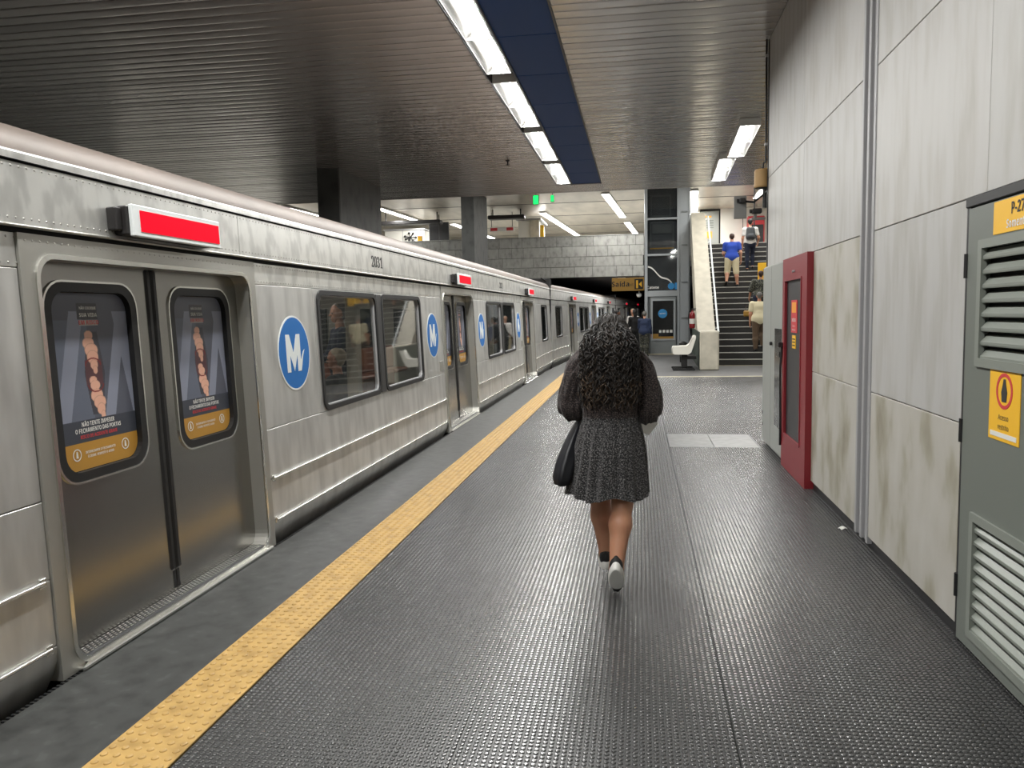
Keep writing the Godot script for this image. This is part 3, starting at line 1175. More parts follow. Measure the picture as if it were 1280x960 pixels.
		if b > cut + 0.01:
			st = mb()
			box(st, Vector3(cut + g, 0.815 + g, 0.0), Vector3(b - g, 1.835 - g, -0.05), 0.003, xf)
			obj("side_panel", st, M.steel, car)
		st = mb()
		box(st, Vector3(a, 1.835 + g, 0.0), Vector3(b, 1.985, -0.05), 0.003, xf)
		obj("upper_panel", st, M.steel_fascia, car)
		if full:
			var da: float = bays[bi][0] - 1.065
			logo(car, da + 1.64, 1.33, xf)
			logo(car, da + 5.83, 1.34, xf)
			st = mb()
			for shift in [-0.005, -0.0025, 0.0, 0.0025, 0.005]:
				letters(st, "2031", 0.112, xf * mv(da + 3.72 + shift, 2.142, 0.0205 + shift * 0.02), "serif", 0.0, 1.0, true)
			var num := obj("car_number", st, M.print_black, car)
			num.set_meta("label", "black serif car number 2031")
			st = mb()                                             # small vent plate beside the next door
			box(st, Vector3(da + 6.10, 0.86, 0.006), Vector3(da + 6.28, 0.99, -0.002), 0.003, xf)
			obj("hatch", st, M.frame_steel, car)
	# gutter, fascia and roof run the whole length
	st = mb()
	box(st, Vector3(-CAR_HALF, 1.985, 0.004), Vector3(CAR_HALF, 2.008, -0.06), 0.0, xf)
	obj("gutter_gap", st, M.gap_black, car)
	st = mb()
	tube(st, [xf * Vector3(-CAR_HALF, 2.012, 0.024), xf * Vector3(CAR_HALF, 2.012, 0.024)], 0.008, 6)
	obj("gutter_lip", st, M.frame_steel, car)
	var cuts := [-CAR_HALF, -CAR_HALF / 2 - 0.4, 0.3, CAR_HALF / 2, CAR_HALF]
	for i in 4:
		st = mb()
		box(st, Vector3(cuts[i] + g, 2.012, 0.020), Vector3(cuts[i + 1] - g, 2.283, -0.03), 0.003, xf)
		obj("fascia_panel", st, M.steel_fascia, car)
	st = mb()
	box(st, Vector3(-CAR_HALF, 2.283, 0.012), Vector3(CAR_HALF, 2.293, -0.03), 0.0, xf)
	obj("roof_seam", st, M.gap_black, car)
	var rows := []
	for zz in [CAR_HALF, -CAR_HALF]:
		var line := []
		var base: Vector3 = xf * Vector3(0, 2.29, 0.020)
		for k in 13:
			var a2 := deg_to_rad(10 + 58.0 * k / 12)
			line.append(Vector3(base.x - 0.19 + 0.19 * cos(a2), 2.292 + 0.19 * sin(a2), zz))
		for k in range(1, 8):
			var q := k / 8.0
			line.append(Vector3(base.x - 0.12 - 1.38 * q, 2.466 + 0.22 * sin(q * PI / 2), zz))
		var n: int = line.size()
		line.append(Vector3(-1.55, 2.688, zz))
		for k in range(n - 1, -1, -1):
			line.append(Vector3(-3.10 - line[k].x, line[k].y, zz))
		rows.append(line)
	st = mb()
	sheet(st, rows, false)
	obj("roof", st, M.train_roof, car)
	rows = []
	for zz in [CAR_HALF, -CAR_HALF]:
		var line := []
		var base: Vector3 = xf * Vector3(0, 2.29, 0.024)
		for k in 5:
			var a2 := deg_to_rad(12.0 * k / 4)
			line.append(Vector3(base.x - 0.19 + 0.194 * cos(a2), 2.292 + 0.194 * sin(a2), zz))
		line.append(Vector3(base.x - 0.03, 2.333, zz))
		rows.append(line)
	st = mb()
	sheet(st, rows, false)
	obj("roof_moulding", st, M.steel_fascia, car)
	# rows of rivets along seams
	st = mb()
	lathe(st, [Vector2(0.006, 0.0), Vector2(0.0045, 0.002), Vector2(0.0, 0.0028)], 6)
	var rv := MultiMesh.new()
	rv.transform_format = MultiMesh.TRANSFORM_3D
	rv.mesh = st.commit()
	var spots: Array[Transform3D] = []
	var flat := xf * Transform3D(Basis(Vector3.RIGHT, PI / 2), Vector3.ZERO)
	var u := -CAR_HALF + 0.03
	while u < CAR_HALF:
		for ry in [2.045, 2.265]:
			spots.append(Transform3D(flat.basis, xf * Vector3(u, ry, 0.020)))
		if absf(fposmod(u + PITCH / 2, PITCH) - PITCH / 2) > 1.07:
			for ry in [1.855, 1.965]:
				spots.append(Transform3D(flat.basis, xf * Vector3(u, ry, 0.0)))
		else:
			spots.append(Transform3D(flat.basis, xf * Vector3(u, 1.955, 0.012)))
		u += 0.045
	rv.instance_count = spots.size()
	for i in spots.size():
		rv.set_instance_transform(i, spots[i])
	var ri := MultiMeshInstance3D.new()
	ri.name = "rivets"
	ri.multimesh = rv
	ri.material_override = M.frame_steel
	ri.set_meta("kind", "stuff")
	car.add_child(ri)
	# inside: floor, ceiling, far side, ends, lamp, bench seats, poles
	st = mb()
	box(st, Vector3(-0.13, -0.30, CAR_HALF - 0.05), Vector3(-3.0, 0.0, -CAR_HALF + 0.05))
	obj("car_floor", st, M.interior_floor, car)
	st = mb()
	box(st, Vector3(-0.16, 2.10, CAR_HALF - 0.05), Vector3(-2.94, 2.16, -CAR_HALF + 0.05))
	obj("car_ceiling", st, M.interior_wall, car)
	st = mb()
	box(st, Vector3(-3.0, 0.0, CAR_HALF - 0.05), Vector3(-3.06, 0.9, -CAR_HALF + 0.05))
	box(st, Vector3(-3.0, 1.75, CAR_HALF - 0.05), Vector3(-3.06, 2.29, -CAR_HALF + 0.05))
	for k in 9:
		var zc := -CAR_HALF + 0.1 + k * 3.0
		box(st, Vector3(-3.0, 0.9, zc), Vector3(-3.06, 1.75, zc + 0.9))
	obj("far_side", st, M.interior_wall, car)
	st = mb()
	box(st, Vector3(-3.03, 0.9, CAR_HALF - 0.05), Vector3(-3.04, 1.75, -CAR_HALF + 0.05))
	obj("far_window", st, M.dark_glass, car)
	for e in [-1.0, 1.0]:
		st = mb()
		box(st, Vector3(-0.06, -0.30, e * CAR_HALF), Vector3(-3.05, 2.62, e * (CAR_HALF - 0.06)), 0.01)
		obj("car_end", st, M.window_grey, car)
	st = mb()
	box(st, Vector3(-0.35, -1.1, CAR_HALF - 0.4), Vector3(-2.8, -0.30, -CAR_HALF + 0.4), 0.02)
	obj("underframe", st, M.underframe, car)
	st = mb()
	box(st, Vector3(-1.40, 2.085, CAR_HALF - 0.6), Vector3(-1.66, 2.10, -CAR_HALF + 0.6), 0.004)
	obj("lamp_strip", st, M.lamp_glow_soft, car)
	area_light(car, Vector3(-1.53, 2.07, 0), Vector2(0.24, 2 * CAR_HALF - 1.4), INSIDE)
	for d in [-PITCH / 2, PITCH / 2]:
		for uu in [-1.55, -0.52, 0.52, 1.55]:
			st = mb()
			box(st, Vector3(-2.55, 0.38, -d - uu - 0.48), Vector3(-2.99, 0.46, -d - uu + 0.48), 0.03)
			box(st, Vector3(-2.88, 0.46, -d - uu - 0.48), Vector3(-2.99, 0.95, -d - uu + 0.48), 0.03)
			box(st, Vector3(-2.85, 0.0, -d - uu - 0.4), Vector3(-2.97, 0.38, -d - uu + 0.4))
			obj("bench", st, M.seat_orange, car)
			st = mb()
			box(st, Vector3(-0.20, 0.38, -d - uu - 0.48), Vector3(-0.62, 0.46, -d - uu + 0.48), 0.03)
			box(st, Vector3(-0.20, 0.46, -d - uu - 0.48), Vector3(-0.29, 0.80, -d - uu + 0.48), 0.03)
			box(st, Vector3(-0.22, 0.0, -d - uu - 0.4), Vector3(-0.34, 0.38, -d - uu + 0.4))
			obj("bench", st, M.seat_orange, car)
		for uu in [-2.2, 0.0, 2.2]:
			st = mb()
			tube(st, [Vector3(-0.75, 0.0, -d - uu), Vector3(-0.75, 2.1, -d - uu)], 0.018, 8)
			obj("pole", st, M.chrome, car)
		st = mb()
		box(st, Vector3(-0.18, 0.3, -d + 2.30), Vector3(-0.66, 1.9, -d + 2.33), 0.01)
		obj("draught_screen", st, M.interior_wall, car)
		st = mb()
		box(st, Vector3(-0.18, 0.3, -d + 0.20), Vector3(-0.30, 2.05, -d + 0.32), 0.01)
		obj("window_post", st, M.interior_wall, car)
	return car


func build_train() -> void:
	var m := mat("lamp_glow_soft", Color(1, 1, 1), 0.5)
	m.emission_enabled = true
	m.emission = Color(1.0, 0.98, 0.93)
	m.emission_energy_multiplier = 1.5
	var labels := ["stainless metro car nearest the camera with two blue round logos beside its windows", "second stainless metro car, behind the first coupling gap", "farthest stainless metro car, beyond the second coupling gap"]
	var car := make_car()
	var a := 0.0
	var head := Vector3(-2.555, 0.0, 0.73)
	for i in 3:
		var c: Node3D = car if i == 0 else car.duplicate()
		c.name = numbered("metro_car")
		add_child(c)
		if i:
			for k in c.get_children():
				if String(k.name).begins_with("car_number"):
					c.remove_child(k)
					k.free()
		var d := Vector3(sin(a), 0, -cos(a))
		c.position = head + d * CAR_HALF
		c.rotation.y = -a
		tag(c, labels[i], "train car", "cars of the standing train")
		head += d * (2 * CAR_HALF + 0.28)
		a += 0.050
	# cables looped over the coupling gap
	for k in 2:
		var st := mb()
		var pts := []
		for i in 9:
			var q := i / 8.0
			pts.append(Vector3(-2.72 + 0.10 * sin(q * PI) - 0.12 * (1.0 - q), 2.62 - 0.42 * q + 0.05 * sin(q * PI), -24.0 - 0.9 * k - 0.75 * q + 0.4))
		tube(st, pts, 0.022, 6)
		var o := obj("coupling_cable", st, M.rubber_black, self)
		o.name = numbered("coupling_cable")
		tag(o, ["nearer black cable curving down the train roof at the coupling gap", "farther black cable curving down the train roof at the coupling gap"][k], "cable", "roof cables at the coupling")


# ==================================================================== the far hall
func hall_lamp(at: Vector3, length: float, label: String, turn := FAR_TURN, power := 1.0) -> void:
	var t := Node3D.new()
	t.name = numbered("strip_light")
	add_child(t)
	t.position = at
	t.rotation.y = turn
	tag(t, label, "ceiling light", "strip lights in the far hall")
	var st := mb()
	box(st, Vector3(-0.17, -0.02, -length / 2), Vector3(0.17, 0.045, length / 2), 0.008)
	obj("housing", st, M.lamp_white, t)
	st = mb()
	box(st, Vector3(-0.15, -0.032, -length / 2 + 0.03), Vector3(0.15, -0.02, length / 2 - 0.03), 0.004)
	obj("diffuser", st, M.lamp_glow, t)
	area_light(t, Vector3(0, -0.045, 0), Vector2(0.28, length - 0.1), HALL_LAMP * power * length / 5.0)


func build_far_hall() -> void:
	var st := mb()
	var ce := struct("ceiling")
	box(st, Vector3(-17, HALL, -21.0), Vector3(7.4, HALL + 0.3, -72.4))
	obj("panel_field", st, M.hall_ceiling, ce)
	for k in 8:
		st = mb()
		var z := -31.0 - k * 4.6
		box(st, Vector3(-17, HALL - 0.012, z - 0.03), Vector3(7.2, HALL + 0.01, z + 0.03), 0.0, Transform3D(Basis(Vector3.UP, 0.0), Vector3.ZERO))
		obj("joint_strip", st, M.ceiling_trim, ce)
	# mezzanine: slab, clad parapet
	var mz := struct("wall_mezzanine")
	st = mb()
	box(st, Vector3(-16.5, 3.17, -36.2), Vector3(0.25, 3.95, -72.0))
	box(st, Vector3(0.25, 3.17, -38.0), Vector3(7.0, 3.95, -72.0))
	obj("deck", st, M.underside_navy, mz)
	st = mb()
	box(st, Vector3(-16.5, 3.951, -36.3), Vector3(7.0, 3.97, -72.0))
	obj("deck_floor", st, M.concrete_b, mz)
	st = mb()
	box(st, Vector3(-16.5, 3.15, -36.02), Vector3(0.25, 4.97, -36.3))
	obj("parapet_core", st, M.housing_dark, mz)
	var g := RandomNumberGenerator.new()
	g.seed = 77
	var ys := [3.15, 3.62, 4.06, 4.52, 4.95]
	for r in 4:
		var x := -12.6 + g.randf() * 0.6
		while x < 0.24:
			var x2 := minf(x + g.randf_range(0.45, 1.15), 0.25)
			if x2 - x > 0.08:
				st = mb()
				var pr := g.randf_range(0.0, 0.018)
				box(st, Vector3(x + 0.006, ys[r] + 0.006, -36.04), Vector3(x2 - 0.006, ys[r + 1] - 0.006, -35.985 + pr), 0.006)
				obj("cladding_slab", st, M.concrete if g.randf() < 0.6 else M.concrete_b, mz)
			x = x2
	st = mb()
	box(st, Vector3(-16.5, 4.955, -35.96), Vector3(0.25, 4.99, -36.34), 0.006)
	obj("coping", st, M.concrete, mz)
	# piers between the tracks
	for i in 2:
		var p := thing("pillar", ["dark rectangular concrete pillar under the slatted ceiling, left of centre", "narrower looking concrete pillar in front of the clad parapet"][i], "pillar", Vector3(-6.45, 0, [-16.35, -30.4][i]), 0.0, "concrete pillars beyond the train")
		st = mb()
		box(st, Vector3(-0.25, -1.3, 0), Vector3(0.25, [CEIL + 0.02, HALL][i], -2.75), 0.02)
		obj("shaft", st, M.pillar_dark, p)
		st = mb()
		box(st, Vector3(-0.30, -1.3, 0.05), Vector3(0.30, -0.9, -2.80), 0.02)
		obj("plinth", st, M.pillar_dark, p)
	# strip lights of the hall ceiling
	var hy := HALL - 0.06
	hall_lamp(Vector3(-1.04, hy, -37.1), 8.3, "strip light on the far ceiling just left of the lift tower top")
	hall_lamp(Vector3(-0.36, hy, -47.2), 7.2, "short looking strip light beyond, just above the parapet beside the lift")
	hall_lamp(Vector3(-4.05, hy, -45.0), 13.4, "long strip light on the far ceiling above the middle of the parapet")
	hall_lamp(Vector3(-11.15, hy, -37.2), 6.2, "strip light on the far ceiling between the two pillars")
	hall_lamp(Vector3(2.42, hy, -36.4), 6.6, "strip light on the far ceiling right of the lift tower")
	hall_lamp(Vector3(-9.3, hy, -46.0), 9.0, "strip light on the far ceiling right behind the second pillar")
	hall_lamp(Vector3(-15.0, hy, -34.0), 6.0, "strip light on the far ceiling left of the first pillar")
	hall_lamp(Vector3(4.9, hy, -33.0), 6.0, "strip light over the top of the stairs", -0.035, 0.6)
	# lamp under the mezzanine, near the exit sign
	hall_lamp(Vector3(-0.62, 3.10, -39.0), 4.5, "strip light under the mezzanine above the yellow exit sign")
	hall_lamp(Vector3(1.5, 3.10, -48.0), 5.0, "strip light under the mezzanine behind the lift", -0.09)
	# lamps hidden above the edge of the slatted ceiling, which light the foot of the stairs and the lift
	hall_lamp(Vector3(-2.2, hy, -26.0), 7.0, "strip light hidden above the slatted ceiling's far edge, over the platform", 0.0, 0.9)
	hall_lamp(Vector3(3.4, hy, -26.0), 7.0, "strip light hidden above the slatted ceiling's far edge, over the stairs", 0.0, 0.75)
	hall_lamp(Vector3(-9.0, hy, -26.0), 7.0, "strip light hidden above the slatted ceiling's far edge, beyond the train", 0.0, 0.7)
	# things up on the mezzanine
	var o := thing("hanging_panel", "dark grey two part panel hanging behind the parapet between the pillars", "panel", Vector3(-9.95, 5.05, -38.0))
	for k in 2:
		st = mb()
		box(st, Vector3(k * 0.49, 0.0, 0.06), Vector3(k * 0.49 + 0.47, 0.98, -0.06), 0.01)
		obj("panel", st, M.window_grey, o)
	st = mb()
	tube(st, [Vector3(0.48, 0.95, 0), Vector3(0.48, HALL - 5.05, 0)], 0.03, 8)
	obj("hanger", st, M.iron_black, o)
	var duct := [[Vector3(-12.0, 5.85, -37.0), 2.9, "dark horizontal beam on the far ceiling beside the first pillar"], [Vector3(-6.85, 5.94, -37.0), 1.7, "dark horizontal beam on the far ceiling beside the second pillar"]]
	for d in duct:
		var bm := thing("ceiling_beam", d[2], "beam", d[0], 0.0, "dark beams of the far ceiling")
		st = mb()
		box(st, Vector3(0, 0, 0.30), Vector3(d[1], 0.17, -0.30), 0.03)
		obj("beam", st, M.housing_dark, bm)
		for x in [0.2, d[1] - 0.2]:
			st = mb()
			tube(st, [Vector3(x, 0.16, 0), Vector3(x, HALL - d[0].y, 0)], 0.03, 6)
			obj("hanger", st, M.iron_black, bm)
	var kiosk := thing("kiosk", "white kiosk wall on the mezzanine between the two pillars", "kiosk", Vector3(-13.0, 3.972, -40.5))
	st = mb()
	box(st, Vector3(0, 0, 0), Vector3(2.12, 2.0, -2.0), 0.02)
	obj("body", st, M.wall_white, kiosk)
	st = mb()
	box(st, Vector3(0.95, 0.0, 0.005), Vector3(0.98, 2.0, -0.01))
	obj("joint", st, M.channel_grey, kiosk)
	st = mb()
	box(st, Vector3(-0.05, 2.0, 0.06), Vector3(2.17, 2.08, -2.05), 0.01)
	obj("roof", st, M.channel_grey, kiosk)
	var fl := thing("branch_ornament", "black branching ornament on the white kiosk front", "ornament", Vector3(-11.6, 5.6, -40.46))
	var gg := RandomNumberGenerator.new()
	gg.seed = 5
	for k in 7:
		var an := TAU * k / 7.0
		st = mb()
		var e := Vector3(cos(an) * gg.randf_range(0.18, 0.36), sin(an) * gg.randf_range(0.12, 0.26), 0.03)
		tube(st, [Vector3(0, 0, 0.02), e], 0.025, 6)
		lathe(st, [Vector2(0.0, -0.065), Vector2(0.05, -0.035), Vector2(0.065, 0.0), Vector2(0.05, 0.035), Vector2(0.0, 0.065)], 8, Transform3D(Basis(), e))
		obj("bud", st, M.iron_black, fl)
	var yb := thing("yellow_box", "small yellow box on the parapet beside the black ornament", "box", Vector3(-9.92, 4.99, -36.15))
	st = mb()
	box(st, Vector3(-0.10, 0, 0.08), Vector3(0.10, 0.20, -0.08), 0.01)
	obj("body", st, M.sign_yellow, yb)
	st = mb()
	box(st, Vector3(-0.11, 0.195, 0.09), Vector3(0.11, 0.23, -0.09), 0.01)
	obj("lid", st, M.sign_orange, yb)
	var red := thing("red_sign", "red and white sign strip on the mezzanine right of the second pillar", "sign", Vector3(-7.0, 5.50, -38.0))
	st = mb()
	box(st, Vector3(0, 0, 0.03), Vector3(1.2, 0.20, -0.03), 0.01)
	obj("board", st, M.print_white, red)
	for x in [[0.05, 0.38], [0.82, 1.14]]:
		st = mb()
		box(st, Vector3(x[0], 0.03, 0.036), Vector3(x[1], 0.17, 0.028), 0.003)
		obj("field", st, M.print_red, red)
	st = mb()
	for x in [0.1, 1.1]:
		tube(st, [Vector3(x, 0.17, 0), Vector3(x, HALL - 5.50, 0)], 0.015, 6)
	obj("hanger", st, M.iron_black, red)
	var kb := thing("ticket_booth", "cream booth block on the mezzanine above the middle of the parapet", "booth", Vector3(-5.62, 3.972, -38.0))
	st = mb()
	box(st, Vector3(0, 0, 0), Vector3(0.98, 2.0, -2.5), 0.03)
	obj("body", st, M.wall_white, kb)
	st = mb()
	box(st, Vector3(0.56, 0.0, 0.04), Vector3(1.0, 2.0, -0.02), 0.01)
	obj("cream_panel", st, M.cream_stone, kb)
	st = mb()
	box(st, Vector3(-0.1, 2.0, 0.1), Vector3(1.1, 2.1, -2.6), 0.02)
	obj("roof", st, M.channel_grey, kb)
	var ybar := thing("yellow_post", "yellow post standing on the mezzanine beside the cream booth", "post", Vector3(-4.37, 3.972, -37.0))
	st = mb()
	box(st, Vector3(-0.09, 0.0, 0.06), Vector3(0.09, 1.65, -0.06), 0.02)
	obj("post", st, M.sign_yellow, ybar)
	st = mb()
	box(st, Vector3(-0.14, 0.0, 0.12), Vector3(0.14, 0.05, -0.12), 0.01)
	obj("foot", st, M.iron_black, ybar)
	for k in 2:
		var gs := thing("green_sign", ["larger green lit sign hanging from the far ceiling near its front edge", "smaller green lit sign hanging from the far ceiling near its front edge"][k], "sign", Vector3([-4.08, -3.41][k], [5.96, 6.04][k], -32.6), 0.0, "green lit signs")
		var hw: float = [0.10, 0.055][k]
		var hh: float = [0.38, 0.28][k]
		st = mb()
		box(st, Vector3(-hw - 0.015, 0, 0.05), Vector3(hw + 0.015, hh, -0.05), 0.01)
		obj("case", st, M.housing_grey, gs)
		st = mb()
		box(st, Vector3(-hw, 0.02, 0.056), Vector3(hw, hh - 0.02, 0.048), 0.004)
		obj("lit_face", st, M.green_glow, gs)
		st = mb()
		tube(st, [Vector3(0, hh - 0.02, 0), Vector3(0, HALL - gs.position.y, 0)], 0.012, 6)
		obj("hanger", st, M.iron_black, gs)
	# exit sign under the mezzanine
	var s := thing("exit_sign", "yellow hanging sign reading Saída under the mezzanine, left of the lift", "sign", Vector3(-0.42, 2.43, -33.0))
	st = mb()
	box(st, Vector3(-0.65, 0, 0.05), Vector3(0.65, 0.53, -0.05), 0.01)
	obj("board", st, M.sign_dull_yellow, s)
	st = mb()
	letters(st, "Saída", 0.20, mv(-0.30, 0.27, 0.053), "sans", 0.0, 1.0, true)
	letters(st, "Exit", 0.13, mv(0.10, 0.25, 0.053), "sans", 0.0, 0.8, false)
	obj("lettering", st, M.print_black, s)
	st = mb()
	box(st, Vector3(0.26, 0.06, 0.056), Vector3(0.60, 0.47, 0.048), 0.004)
	var ic := obj("pictogram_field", st, M.print_black, s)
	st = mb()
	box(st, Vector3(0.32, 0.10, 0.058), Vector3(0.40, 0.42, 0.055))
	prism(st, PackedVector2Array([Vector2(0.43, 0.26), Vector2(0.55, 0.38), Vector2(0.55, 0.14)]), 0.055, 0.058)
	obj("pictogram", st, M.sign_yellow, ic)
	st = mb()
	for x in [-0.5, 0.5]:
		tube(st, [Vector3(x, 0.50, 0), Vector3(x, 0.58, -0.05), Vector3(x, 0.70, -3.25), Vector3(x, 0.75, -3.3)], 0.015, 6)
	obj("hanger", st, M.iron_black, s)
	var cm := thing("dome_camera", "white dome camera hanging under the yellow exit sign", "camera", Vector3(0.02, 2.16, -33.0))
	st = mb()
	lathe(st, [Vector2(0.0, 0.0), Vector2(0.07, 0.02), Vector2(0.1, 0.07), Vector2(0.1, 0.12)], 12)
	obj("dome", st, M.lamp_white, cm)
	st = mb()
	lathe(st, [Vector2(0.11, 0.12), Vector2(0.11, 0.16), Vector2(0.0, 0.17)], 12)
	tube(st, [Vector3(0, 0.16, 0), Vector3(0, 0.25, 0)], 0.02, 6)
	obj("mount", st, M.housing_grey, cm)


# ==================================================================== lift tower
func build_lift() -> void:
	var t := thing("lift_tower", "grey steel lift tower with dark glass panels beside the stairs", "lift", Vector3(0.84, 0, -30.0))
	var st := mb()
	var x0 := -0.58
	var x1 := 0.60
	box(st, Vector3(x0 + 0.04, 0, -0.12), Vector3(x1 - 0.04, HALL, -0.17))
	obj("backing", st, M.lift_dark, t)
	for x in [x0, x1 - 0.02]:
		st = mb()
		box(st, Vector3(x - 0.03, 0, 0.0), Vector3(x + 0.07, HALL, -1.7), 0.012)
		obj("post", st, M.lift_steel, t)
	st = mb()
	box(st, Vector3(x0, 0, -1.65), Vector3(x1, HALL, -1.7))
	obj("back_panel", st, M.lift_panel, t)
	for b in [[4.90, 4.98], [3.60, 3.68], [2.12, 2.34]]:
		st = mb()
		box(st, Vector3(x0 + 0.06, b[0], 0.0), Vector3(x1 - 0.03, b[1], -0.12), 0.012)
		obj("cross_beam", st, M.lift_steel, t)
	for gl in [[4.98, HALL - 0.02], [3.68, 4.90], [2.34, 3.60]]:
		st = mb()
		box(st, Vector3(x0 + 0.07, gl[0], -0.05), Vector3(x1 - 0.03, gl[1], -0.06))
		obj("glass_panel", st, M.glass_dark, t)
	# inner frames seen through the two upper panes
	for f in [[-0.40, 0.34, 5.02, 5.80, "lift_steel"], [-0.42, 0.44, 3.90, 4.84, "lift_steel"]]:
		st = mb()
		var o := [Vector2(f[1], f[2]), Vector2(f[1], f[3]), Vector2(f[0], f[3]), Vector2(f[0], f[2])]
		var i := [Vector2(f[1] - 0.05, f[2] + 0.05), Vector2(f[1] - 0.05, f[3] - 0.05), Vector2(f[0] + 0.05, f[3] - 0.05), Vector2(f[0] + 0.05, f[2] + 0.05)]
		ring(st, o, i, -0.075, -0.11)
		obj("inner_frame", st, M.lift_panel, t)
	st = mb()
	box(st, Vector3(-0.42, 3.86, -0.072), Vector3(0.44, 3.90, -0.11))
	obj("yellow_edge", st, M.sign_yellow, t)
	# printed notices on the second and third pane
	st = mb()
	box(st, Vector3(-0.34, 4.42, -0.075), Vector3(0.36, 4.76, -0.08))
	obj("light_print", st, M.lift_panel, t)
	st = mb()
	letters(st, "Catete", 0.10, mv(-0.32, 2.46, -0.047), "sans", 0.0, 1.0, true)
	var line := []
	for k in 13:
		var q := k / 12.0
		line.append(Vector2(-0.50 + 0.86 * q, 3.22 - 0.62 * q + 0.05 * sin(q * 9.0)))
	for k in 12:
		var a: Vector2 = line[k]
		var b: Vector2 = line[k + 1]
		quad(st, Vector3(a.x, a.y - 0.03, -0.042), Vector3(b.x, b.y - 0.03, -0.042), Vector3(b.x, b.y + 0.03, -0.042), Vector3(a.x, a.y + 0.03, -0.042), Vector3(0, 0, 1))
	var pr := obj("station_print", st, M.print_white, t)
	pr.set_meta("label", "white station name and curved line printed on the dark glass")
	st = mb()
	lathe(st, [Vector2(0.12, 0.0), Vector2(0.12, 0.006), Vector2(0.0, 0.006)], 20, Transform3D(Basis(Vector3.RIGHT, PI / 2), Vector3(0.34, 2.50, -0.048)))
	box(st, Vector3(0.47, 2.38, -0.044), Vector3(0.55, 2.62, -0.047))
	obj("blue_roundel", st, M.sticker_blue, t)
	# the door at platform level
	st = mb()
	box(st, Vector3(-0.42, 0.02, 0.02), Vector3(0.52, 2.10, -0.05), 0.01)
	var d := obj("lift_door", st, M.lift_panel, t)
	st = mb()
	var oo := [Vector2(0.49, 0.52), Vector2(0.49, 2.03), Vector2(-0.38, 2.03), Vector2(-0.38, 0.52)]
	var ii := [Vector2(0.42, 0.58), Vector2(0.42, 1.97), Vector2(-0.33, 1.97), Vector2(-0.33, 0.58)]
	ring(st, oo, ii, 0.045, 0.015)
	obj("window_frame", st, M.lift_steel, d)
	st = mb()
	box(st, Vector3(-0.33, 0.58, 0.026), Vector3(0.42, 1.97, 0.018))
	obj("door_glass", st, M.dark_glass, d)
	st = mb()
	lathe(st, [Vector2(0.165, 0.0), Vector2(0.165, 0.005), Vector2(0.0, 0.005)], 24, Transform3D(Basis(Vector3.RIGHT, PI / 2), Vector3(0.03, 1.50, 0.027)))
	obj("blue_sticker", st, M.sticker_blue, d)
	st = mb()
	letters(st, "METRÔ", 0.045, mv(0.03, 1.50, 0.034), "sans", 0.0, 1.0, true)
	obj("sticker_lettering", st, M.print_white, d)
	st = mb()
	for k in 4:
		box(st, Vector3(-0.10 + k * 0.13, 0.80, 0.030), Vector3(-0.01 + k * 0.13, 0.90, 0.026))
	obj("notice_strip", st, M.print_white, d)
	st = mb()
	box(st, Vector3(-0.33, 0.58, 0.031), Vector3(0.42, 0.66, 0.026))
	box(st, Vector3(-0.33, 0.66, 0.031), Vector3(-0.12, 0.76, 0.026))
	obj("yellow_band", st, M.sign_dull_yellow, d)
	st = mb()
	box(st, Vector3(-0.50, 0.0, 0.06), Vector3(0.60, 0.025, 0.0), 0.005)
	obj("sill", st, M.pale_line, t)
	# side wing with its brackets
	st = mb()
	box(st, Vector3(0.63, 0, -0.02), Vector3(1.02, HALL, -0.14), 0.01)
	obj("side_wing", st, M.lift_steel, t)
	for y in [1.32, 2.62, 3.95, 5.15]:
		st = mb()
		box(st, Vector3(0.70, y, 0.02), Vector3(0.92, y + 0.045, -0.03), 0.006)
		obj("bracket", st, M.lift_panel, t)
	st = mb()
	box(st, Vector3(0.96, 0, 0.01), Vector3(0.975, HALL, -0.03))
	obj("wing_edge", st, M.lift_panel, t)


